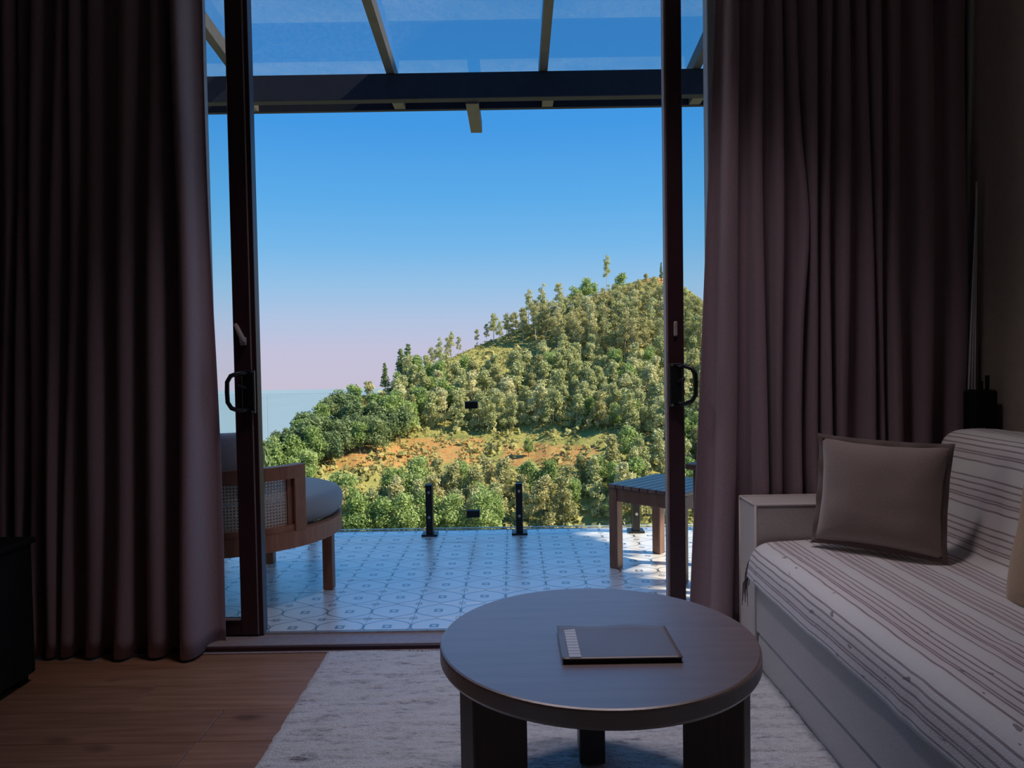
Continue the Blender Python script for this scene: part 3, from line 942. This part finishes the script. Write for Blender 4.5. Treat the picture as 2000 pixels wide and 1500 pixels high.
def hill(u, v):
    """u: bearing of the hillside strip (x/y), v: 0 foot, 1 crest, above 1 the far side -> point on the hill"""
    u = np.asarray(u, float); v = np.asarray(v, float)
    yc = np.interp(u, CU, CR[:, 1]); zc = np.interp(u, CU, CR[:, 2])
    f = np.clip(v, 0, 1)
    y = 95 + (yc - 95) * f; z = -36 + (zc + 36) * f
    bump = np.sin(f * PI)
    z = z + bump * (1.6 * (vnoise(u * 40, y / 25, 1, 1, 41) - .5) + .9 * (vnoise(u * 90, y / 9, 1, 1, 42) - .5))
    back = np.clip(v - 1, 0, None)
    y = y + back * 120; z = z - back * 70 - 25 * back ** 2
    near = np.clip(-v, 0, None)
    y = y - near * 90; z = z + near ** 1.2 * 31
    return np.stack([u * y, y, z], -1)


def mat_hill():
    t = NT('hillside_ground')
    geo = t.new('NewGeometry'); pos = geo.outputs['Position']
    sp = t.new('SeparateXYZ'); t.l.new(pos, sp.inputs[0])
    n1 = t.noise(.06, 4, .6, vec=pos); n2 = t.noise(.35, 5, .65, vec=pos); n3 = t.noise(1.6, 3, .6, vec=pos, stretch=(.3, 1, 2.2))
    grass = t.ramp(t.math('ADD', t.math('MULTIPLY', n1, .6), t.math('MULTIPLY', n2, .4)), [(.35, (.14, .16, .05, 1)), (.5, (.30, .29, .09, 1)), (.65, (.46, .38, .12, 1))])
    soil = t.ramp(n3, [(.3, (.36, .17, .06, 1)), (.5, (.50, .26, .095, 1)), (.62, (.36, .29, .10, 1))])
    # bare earth terraces: two contour bands on the lower slope, broken up by noise
    def band(z0, w, x0, x1):
        d = t.math('SUBTRACT', 1.0, t.math('DIVIDE', t.math('ABSOLUTE', t.math('SUBTRACT', sp.outputs[2], z0)), w))
        a = t.math('SUBTRACT', 1.0, t.math('DIVIDE', t.math('ABSOLUTE', t.math('SUBTRACT', sp.outputs[0], (x0 + x1) / 2)), (x1 - x0) / 2))
        return t.math('MINIMUM', d, t.math('MULTIPLY', a, 3.0))
    b = t.math('MAXIMUM', band(-17.3, 2.6, -43, -5), t.math('MAXIMUM', band(-18.0, 2.2, -3, 18), t.math('MAXIMUM', band(-15.0, 1.3, 20, 60), band(30.0, 3.0, 46, 60))))
    b = t.math('MULTIPLY_ADD', t.math('ADD', b, t.math('MULTIPLY', t.math('SUBTRACT', n2, .5), 1.6)), 4.0, -.6, clamp=True)
    t.set(Base_Color=t.mix(b, grass, soil), Roughness=.95)
    t.bsdf.inputs['Specular IOR Level'].default_value = .1
    t.bump(n2, .6, .8)
    return t.m


ug = np.linspace(-.95, .9, 150); vg = np.r_[np.linspace(-.96, 0, 24)[:-1], np.linspace(0, 1, 90), np.linspace(1.03, 1.8, 14)]
Ug, Vg = np.meshgrid(ug, vg)
hl = MB().grid(hill(Ug, Vg)).build('hillside', mat_hill(), None, smooth=True)
tag(hl, 'steep hill of golden grass and orange earth rising beyond the terrace', None, None, 'structure')


def mat_sea():
    t = NT('hazy_sea')
    pos = t.new('NewGeometry').outputs['Position']
    n = t.noise(.0006, 4, .6, vec=pos, stretch=(1, .25, 1))
    t.set(Base_Color=t.ramp(n, [(.3, (.235, .335, .385, 1)), (.7, (.275, .375, .42, 1))]), Roughness=.9)
    t.bsdf.inputs['Specular IOR Level'].default_value = 0
    return t.m


tag(MB().add([(-24000, -2000, -420), (24000, -2000, -420), (24000, 12200, -420), (-24000, 12200, -420)], [(0, 1, 2, 3)]).build('sea', mat_sea()), 'pale teal misty plain stretching to the horizon', None, None, 'structure')


# ---------------------------------------------------------------- trees
def leaf_mesh(blobs, n, size, rng, flat=0.55, trunk=None, mats=None, droop=0.0, aspect=1.6):
    """leaf quads scattered over blobs (centre, radii), plus trunk tubes as a second material"""
    C = np.array([b[0] for b in blobs], float); Rr = np.array([b[1] if np.ndim(b[1]) else (b[1],) * 3 for b in blobs], float)
    wt = (Rr.prod(1)) ** (2 / 3); wt /= wt.sum()
    k = rng.choice(len(blobs), n, p=wt)
    d = rng.normal(size=(n, 3)); d /= np.linalg.norm(d, axis=1, keepdims=True)
    rad = 1.12 - .75 * rng.random(n) ** 1.3
    p = C[k] + d * Rr[k] * rad[:, None]
    nrm = d * (1 - flat) + rng.normal(size=(n, 3)) * flat + np.array([0, 0, .25]); nrm /= np.linalg.norm(nrm, axis=1, keepdims=True)
    a = np.cross(nrm, rng.normal(size=(n, 3))); a[:, 2] -= droop; a -= nrm * (a * nrm).sum(1, keepdims=True); a /= np.linalg.norm(a, axis=1, keepdims=True)
    b = np.cross(nrm, a)
    s = size * (.65 + .7 * rng.random(n))[:, None]
    V = np.stack([p - a * s * aspect / 2, p + b * s * .42, p + a * s * aspect / 2, p - b * s * .42], 1).reshape(-1, 3)
    F = (np.arange(n)[:, None] * 4 + np.arange(4)).tolist()
    me = bpy.data.meshes.new('foliage')
    tv, tf = (trunk.v, trunk.f) if trunk else ([], [])
    nv = len(V)
    me.from_pydata(V.tolist() + list(tv), [], F + [tuple(i + nv for i in f) for f in tf])
    for q in mats: me.materials.append(q)
    if trunk:
        mi = np.zeros(len(me.polygons), np.int32); mi[n:] = 1; me.polygons.foreach_set('material_index', mi)
    me.update()
    return me


def trunk_tube(h, r, rng, lean=0.0, branches=0, bz=.5, spread=.25, n=6):
    mb = MB(); ax = rng.normal() * lean * h; ay = rng.normal() * lean * h
    pts = [(ax * s * s, ay * s * s, h * s - (.6 if s == 0 else 0)) for s in (0, .25, .5, .75, 1)]
    mb.tube(pts, [r * (1 - .75 * s) for s in (0, .25, .5, .75, 1)], n, cap=False)
    for i in range(branches):
        s = bz + (1 - bz) * (i + .3) / branches * .9; w = rng.random() * 2 * PI; L = spread * h * (1.15 - s)
        b = (ax * s * s, ay * s * s, h * s)
        mb.tube([b, (b[0] + L * .5 * math.cos(w), b[1] + L * .5 * math.sin(w), b[2] + L * .45), (b[0] + L * math.cos(w), b[1] + L * math.sin(w), b[2] + L * 1.0)], [r * .42, r * .28, r * .12], 4, cap=False)
    return mb


def proto_slender(rng, leaf, h=13.0):
    tr_ = trunk_tube(h * .95, .13, rng, .03, 9, .45, .30)
    bl_ = []
    for i in range(15):
        s = .42 + .58 * rng.random(); w = rng.random() * 2 * PI; R_ = (1.9 * (1.15 - s) + .5) * rng.random() ** .5
        bl_.append(((R_ * math.cos(w), R_ * math.sin(w), h * s), (.75 + .45 * rng.random(), .75 + .45 * rng.random(), .55 + .4 * rng.random())))
    return tr_, bl_, 1300, .34


def proto_round(rng, leaf, h=9.0):
    tr_ = trunk_tube(h * .55, .2, rng, .03, 4, .5, .4)
    bl_ = [((0, 0, h * .52), (2.2, 2.2, 2.8))]
    for i in range(13):
        z = h * (.25 + .68 * rng.random()); w = rng.random() * 2 * PI; R_ = 2.4 * math.sqrt(max(.05, 1 - ((z / h - .5) / .5) ** 2)) * (.55 + .4 * rng.random())
        bl_.append(((R_ * math.cos(w), R_ * math.sin(w), z), (1.0 + .6 * rng.random(),) * 2 + (.85 + .4 * rng.random(),)))
    return tr_, bl_, 2600, .36


def proto_feather(rng, leaf, h=9.0):
    tr_ = trunk_tube(h * .9, .13, rng, .05, 8, .2, .3)
    bl_ = []
    for i in range(22):
        s = .12 + .86 * rng.random(); w = rng.random() * 2 * PI; R_ = (2.5 * (1.05 - s) + .5) * rng.random() ** .5
        bl_.append(((R_ * math.cos(w) - 1.1 * s * s, R_ * math.sin(w), h * s), (.6 + .7 * rng.random(), .6 + .7 * rng.random(), .6 + .6 * rng.random())))
    return tr_, bl_, 2300, .36


def proto_conifer(rng, leaf, h=9.0):
    tr_ = trunk_tube(h * .97, .14, rng, .01, 0)
    bl_ = []
    for i in range(9):
        s = .22 + .76 * i / 8
        for k in range(3):
            w = rng.random() * 2 * PI; R_ = 1.5 * (1.05 - s)
            bl_.append(((R_ * .6 * math.cos(w), R_ * .6 * math.sin(w), h * s), (R_ * .65 + .3, R_ * .65 + .3, .45)))
    return tr_, bl_, 1300, .34


KINDS = {}


def make_kind(key, fn, leaf, bark, n_var, seed, **kw):
    out_ = []
    for i in range(n_var):
        rng = np.random.default_rng(seed + i)
        tr_, bl_, n, s = fn(rng, leaf, **kw)
        crown = leaf_mesh(bl_, n, s, rng, mats=[M[leaf]], droop=.3 if 'silver' in leaf else 0)
        rng = np.random.default_rng(seed + i); fn(rng, leaf, **kw)
        whole = leaf_mesh(bl_, n, s, rng, trunk=tr_, mats=[M[leaf], M[bark]], droop=.3 if 'silver' in leaf else 0)
        tm = tr_.mesh('trunk'); tm.materials.append(M[bark])
        out_.append((crown, tm, whole))
    KINDS[key] = out_


make_kind('slender', proto_slender, 'leaf_olive', 'bark', 4, 100)
make_kind('gum', proto_slender, 'leaf_silver', 'bark', 3, 120, h=14.0)
make_kind('round', proto_round, 'leaf_green', 'bark_dark', 4, 140)
make_kind('darkround', proto_round, 'leaf_dark', 'bark_dark', 3, 160)
make_kind('feather', proto_feather, 'leaf_silver', 'bark', 5, 180)
make_kind('feather_green', proto_feather, 'leaf_olive', 'bark_dark', 3, 200)
make_kind('conifer', proto_conifer, 'leaf_dark', 'bark_dark', 2, 220)

T_LABEL = {
    'slender': ('slender_tree', 'tall slender olive tree with bare pale trunk on the upper slope', 'slender trees on the upper slope'),
    'gum': ('gum_tree', 'tall airy silver-leaved tree standing along the upper ridge', 'silver trees along the ridge'),
    'round': ('broadleaf_tree', 'bushy bright green tree low on the hill beyond the terrace', 'bushy green trees low on the hill'),
    'darkround': ('evergreen_tree', 'dense dark green tree on the left shoulder of the hill', 'dark trees on the left shoulder'),
    'feather': ('silver_oak', 'feathery pale grey-green tree on the middle of the slope', 'feathery trees on the middle slope'),
    'feather_green': ('olive_tree', 'feathery olive green tree on the lower slope below the earth bands', 'olive trees on the lower slope'),
    'conifer': ('conifer_tree', 'small dark pointed conifer at the left edge of the hill', 'conifers at the hill edge')}


def vof(u, w):
    """height of sight on strip u -> v on the hill"""
    vv = np.linspace(0, 1, 400); pp = hill(np.full(400, u), vv)
    ww = (pp[:, 2] - 1.06) / pp[:, 1]
    return float(np.interp(w, ww, vv)) if w < ww[-1] else 1.0


def plant(kind, p, s, rot, label=None, group=None, parts=False, name=None, var=None, sxy=1.0):
    nm, lb, gr = T_LABEL[kind]
    crown, tm, whole = KINDS[kind][random.randrange(len(KINDS[kind])) if var is None else var]
    if parts:
        e = empty(name or nm, p, rot); e.scale = (s * sxy, s * sxy, s)
        link('crown', crown, None, e); link('trunk', tm, None, e)
    else:
        e = link(name or nm, whole); e.location = p; e.rotation_euler = (0, 0, rot); e.scale = (s * sxy, s * sxy, s)
    tag(e, label or lb, 'tree', None if label else gr)
    return e


def inside(u, w, poly):
    r = False; j = len(poly) - 1
    for i in range(len(poly)):
        (a, b), (c, d) = poly[i], poly[j]
        if (b > w) != (d > w) and u < (c - a) * (w - b) / (d - b) + a: r = not r
        j = i
    return r


# planting zones in hill coordinates (bearing, height of sight)
ZONES = [
    # kind weights, polygon, count, scale, min spacing (m)
    ({'slender': .72, 'gum': .28}, [(-.165, -.03), (-.15, -.02), (-.09, .022), (-.02, .050), (.05, .075), (.10, .092), (.155, .095), (.20, .080), (.26, .055), (.32, .02), (.32, -.012), (.06, -.006), (.05, .020), (-.06, .016), (-.09, -.012)], 205, (.60, .98), 2.5),
    ({'feather': .86, 'round': .07, 'feather_green': .07}, [(-.03, -.028), (.06, -.012), (.33, -.014), (.36, -.10), (.20, -.108), (.05, -.090), (-.045, -.095), (-.10, -.060)], 175, (.55, .98), 2.7),
    ({'feather': .45, 'round': .30, 'feather_green': .25}, [(-.16, -.02), (-.05, -.03), (-.06, -.09), (-.13, -.10), (-.20, -.07)], 32, (.6, .9), 3.6),
    ({'darkround': .62, 'round': .38}, [(-.34, -.150), (-.30, -.118), (-.255, -.095), (-.20, -.062), (-.16, -.075), (-.13, -.105), (-.19, -.125), (-.27, -.145)], 46, (.68, .98), 3.2),
    ({'round': .7, 'darkround': .3}, [(-.48, -.19), (-.42, -.155), (-.33, -.150), (-.285, -.15), (-.27, -.19), (-.30, -.215)], 22, (.7, 1.0), 3.4),
    ({'feather': .3, 'feather_green': .35, 'round': .35}, [(-.10, -.180), (.0, -.190), (.07, -.180), (.12, -.150), (.34, -.115), (.36, -.21), (-.05, -.232), (-.22, -.228), (-.20, -.200)], 80, (.55, .92), 3.1),
    ({'round': .85, 'feather_green': .15}, [(-.24, -.215), (-.10, -.195), (-.06, -.225), (-.02, -.25), (-.25, -.25)], 18, (.75, 1.0), 3.4),
    ({'darkround': .4, 'round': .2, 'feather': .4}, [(.19, -.105), (.36, -.085), (.38, -.18), (.24, -.185)], 26, (.75, 1.1), 3.4),
]
rs = random.Random(11)
spots = []
for kinds, poly, count, (s0, s1), gap in ZONES:
    us = [p[0] for p in poly]; ws = [p[1] for p in poly]
    got = 0; tries = 0
    while got < count and tries < 6000:
        tries += 1
        u = rs.uniform(min(us), max(us)); w = rs.uniform(min(ws), max(ws))
        if not inside(u, w, poly): continue
        v = vof(u, w)
        if v >= .995: continue
        p = hill(u, v)
        sc_ = rs.uniform(s0, s1)
        if -.225 < u < -.155 and w > -.070: continue
        if 'gum' in kinds:
            room = (np.interp(u, CU, TOPS) + rs.uniform(-.004, .010)) * p[1] + 1.06 - p[2]
            if room < 5 or (u > .14 and w > .062): continue
            sc_ = min(sc_, room / 13.5)
        if any((p[0] - q[0]) ** 2 + (p[1] - q[1]) ** 2 < gap * gap for _, q, _, _ in spots): continue
        kd = rs.choices(list(kinds), list(kinds.values()))[0]
        spots.append((kd, p, sc_, rs.uniform(0, 6.28)))
        got += 1
# the largest in view become things of their own, the remainder one mass of far trees
spots.sort(key=lambda q: -q[2] * (14 if q[0] in ('slender', 'gum') else 9) / q[1][1])
OWN = 285
for kd, p, s, rz in spots[:OWN]:
    u_ = p[0] / p[1]
    side = 'left part' if u_ < -.09 else 'middle' if u_ < .06 else 'right part'
    size = 'small ' if s < .68 else 'large ' if s > .86 else ''
    o = plant(kd, tuple(p), s, rz, parts=kd in ('slender', 'gum'))
    o['label'] = size + o['label'].replace(' low on the hill beyond the terrace', ' low on the hill') + ', ' + side
# slopes out of the frame on either hand
extra = []
while len(extra) < 60:
    u = rs.choice((rs.uniform(.36, .56), rs.uniform(-.62, -.47))); v = rs.uniform(.25, .97)
    extra.append((rs.choice(('feather', 'round', 'darkround', 'feather_green')), hill(u, v), rs.uniform(.6, .95), rs.uniform(0, 6)))
spots = spots[:OWN] + spots[OWN:] + extra
if len(spots) > OWN:
    AV, AF, AM, mats_ = [], [], [], []
    off = 0
    for kd, p, s, rz in spots[OWN:]:
        me = KINDS[kd][rs.randrange(len(KINDS[kd]))][2]
        co = np.empty(len(me.vertices) * 3); me.vertices.foreach_get('co', co); co = co.reshape(-1, 3) * s
        c_, s_ = math.cos(rz), math.sin(rz)
        co = np.stack([co[:, 0] * c_ - co[:, 1] * s_, co[:, 0] * s_ + co[:, 1] * c_, co[:, 2]], 1) + np.array(p)
        mm_ = []
        for q in me.materials:
            if q not in mats_: mats_.append(q)
            mm_.append(mats_.index(q))
        AV.append(co)
        for pl in me.polygons:
            AF.append(tuple(i + off for i in pl.vertices)); AM.append(mm_[pl.material_index])
        off += len(co)
    me = bpy.data.meshes.new('distant_trees'); me.from_pydata(np.concatenate(AV).tolist(), [], AF)
    for q in mats_: me.materials.append(q)
    me.polygons.foreach_set('material_index', np.array(AM, np.int32))
    o = link('distant_trees', me); tag(o, 'smaller trees filling the gaps across the hillside', 'trees', None, 'stuff')

# single trees one can point at
SPEC = [
    ('conifer', -.172, -.015, .78, 'lone pointed tree standing clear on the left ridge line', 1.0),
    ('conifer', -.150, -.004, 1.0, 'dark conifer at the left end of the ridge woods', 1.2),
    ('conifer', -.140, .002, 1.05, 'dark conifer just right of the ridge end', 1.3),
    ('round', .021, -.131, .44, 'small round bush alone on the bare orange earth', .8),
    ('darkround', .055, -.068, .55, 'small dark teal bush among pale trees in mid slope', .8),
    ('gum', .130, .090, .92, 'tallest airy tree on the skyline near the summit', .8),
    ('round', .148, .086, .85, 'round green tree beside the tallest skyline tree', 1.0),
    ('round', .105, .084, .9, 'low bushy tree on the skyline left of the tallest one', 1.2),
    ('round', .088, .080, .75, 'smaller bushy tree on the skyline below the summit', 1.2),
    ('gum', .065, .072, .78, 'third airy silver tree of the skyline row', 1.0),
    ('gum', .043, .066, .82, 'second airy silver tree of the skyline row', 1.0),
    ('gum', .024, .060, .80, 'first airy silver tree of the skyline row', 1.0),
    ('feather_green', .183, .103, .35, 'tiny wind-bent tree on the bare summit', 1.3),
    ('conifer', .204, .104, .75, 'narrow tree on the summit beside the right door frame', .7),
]
for kd, u, w, s, lb, sxy in SPEC:
    p = hill(u, min(vof(u, w), .995))
    plant(kd, tuple(p), s, rs.uniform(0, 6), label=lb, parts=True, sxy=sxy)
# two slim dark trees near the terrace, either side of the left door stile
for u, top, lb in ((-.4075, -.085, 'slim dark treetop seen through the left door glass'), (-.338, -.096, 'slim brownish treetop right beside the left door stile')):
    y = 46.0
    plant('conifer', (u * y, y, 1.06 + top * y - 9.6), 1.0, 1.0, label=lb, parts=True, sxy=.55)

# scrub and grass tufts: nobody could count them
n = 52000
u = RNG.uniform(-.62, .56, n); v = RNG.uniform(.08, 1.0, n)
keep = RNG.random(n) < np.where(vnoise(u * 60, v * 20, 1, 1, 51) > .38, 1.0, .25)
base = hill(u[keep], v[keep])
earth = (np.abs(base[:, 2] + 17.5) < 3.2) & (base[:, 0] > -42) & (base[:, 0] < 17)
base = base[~earth | (RNG.random(len(base)) < .5)]; n = len(base)
hh = RNG.uniform(.25, .75, n) * np.where(RNG.random(n) < .10, 2.2, 1.0)
q = 6
V = []; F = []
dirs = RNG.normal(size=(n, q, 3)); dirs /= np.linalg.norm(dirs, axis=2, keepdims=True); dirs[..., 2] = np.abs(dirs[..., 2])
cen = base[:, None, :] + dirs * (hh[:, None, None] * np.array([.75, .75, .8]))
a = np.cross(dirs, RNG.normal(size=(n, q, 3))); a /= np.linalg.norm(a, axis=2, keepdims=True); b = np.cross(dirs, a)
sz = (hh * .50)[:, None, None]
V = np.stack([cen - a * sz, cen + b * sz * .6, cen + a * sz, cen - b * sz * .6], 2).reshape(-1, 3)
me = bpy.data.meshes.new('scrub')
me.from_pydata(V.tolist(), [], np.arange(len(V)).reshape(-1, 4).tolist())
tag(link('hill_scrub', me, M['shrub'], hl), 'low golden green scrub', kind='stuff')

# tree beside the terrace, out of view to the right: its crown shades the terrace
rng = np.random.default_rng(77)
bl_ = []
for _ in range(30):
    r_ = rng.uniform(.5, .85); x_ = rng.uniform(-.8, .8); q_ = r_ * 1.33 + rng.uniform(0, 1) * 2.0
    bl_.append(((x_, rng.uniform(-1.7, 1.9), q_ + .878 * (x_ + 5.5 - .60)), r_))
tr_ = trunk_tube(9.0, .22, rng, .02, 6, .5, .3)
tr_.v = [(x, y, z - 4.6) for x, y, z in tr_.v]
e = empty('shade_tree', (5.5, 2.4, 0)); tag(e, 'unseen leafy tree beside the terrace shading it, behind the right curtain', 'tree')
link('crown', leaf_mesh(bl_, 16000, .24, rng, mats=[M['leaf_green']]), None, e)
tm = tr_.mesh('trunk'); tm.materials.append(M['bark_dark']); link('trunk', tm, None, e)


# ================================================================ fill lights added in the ceiling, above the frame, to brighten the room
def mat_emit(name, col, st_):
    t = NT(name); t.set(Base_Color=(.8, .8, .8, 1)); t.bsdf.inputs['Emission Color'].default_value = c4(col); t.bsdf.inputs['Emission Strength'].default_value = st_
    return t.m


M['lens'] = mat_emit('fill_lens', (1, .88, .88), 3.0)
for x, y, lb in ((-.35, 2.20, 'added fill light in the ceiling over the rug'), (.55, 2.05, 'added fill light in the ceiling nearer the sofa')):
    e = empty('fill_light', (x, y, ZC)); tag(e, lb, 'fill light', 'added fill lights')
    MB().lathe([(.075, -.001), (.105, -.001), (.108, -.006), (.098, -.012), (.078, -.009), (.075, -.001)], 40).build('fill_ring', M['ceiling'], e, smooth=True)
    MB().lathe([(0, -.004), (.072, -.004), (.072, -.007), (0, -.007)], 32).build('lens', M['lens'], e)  # glowing disc of the added fill light
    ld = bpy.data.lights.new('fill_glow', 'SPOT'); ld.energy = 62; ld.color = (1, .86, .93); ld.spot_size = math.radians(82); ld.spot_blend = 1.0; ld.shadow_soft_size = .16
    lo = bpy.data.objects.new('fill_glow', ld); COL.objects.link(lo); lo.parent = e; lo.location = (0, 0, -.02)

# ================================================================ black shapes in place of shadows, and a sliver of sheer curtain
bo = empty('shadow_block', (-2.0, 2.22, 0)); tag(bo, 'black block in place of a shadow on the left curtain', 'shadow block')  # black block put where a shadow falls on the left curtain
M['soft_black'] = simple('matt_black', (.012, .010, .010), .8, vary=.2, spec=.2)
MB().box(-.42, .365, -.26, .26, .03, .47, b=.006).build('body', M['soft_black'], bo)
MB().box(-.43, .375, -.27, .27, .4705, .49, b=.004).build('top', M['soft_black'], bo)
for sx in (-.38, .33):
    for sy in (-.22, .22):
        MB().box(sx - .02, sx + .02, sy - .02, sy + .02, 0.0005, .0295).build('shadow_foot', M['soft_black'], bo)
bh = empty('shadow_post', (1.655, 2.60, .557)); tag(bh, 'black upright shape with two short prongs in place of a shadow by the right wall', 'shadow shape')  # black shape put where a shadow falls in the right corner
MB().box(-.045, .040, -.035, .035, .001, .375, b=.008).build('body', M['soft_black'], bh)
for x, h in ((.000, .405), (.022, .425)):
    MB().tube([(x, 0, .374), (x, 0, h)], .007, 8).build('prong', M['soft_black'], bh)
M['sheer'] = fabric('white_sheer', (.80, .78, .80), vary=.04)
rows = []
for i in range(30):
    z = .56 + 1.12 * i / 29
    wd = max(.004, .040 * (1 - (i / 29) ** 1.4))
    rows.append([(1.694 - wd * (1 - k / 12), 2.688 - .006 * math.sin(k * 1.5), z) for k in range(13)])
o = MB().grid(rows).build('sheer_curtain', M['sheer'], None, smooth=True)
sd = o.modifiers.new('thickness', 'SOLIDIFY'); sd.thickness = .0015; sd.offset = 0
tag(o, 'narrow sliver of white sheer curtain in the right corner', 'sheer curtain')
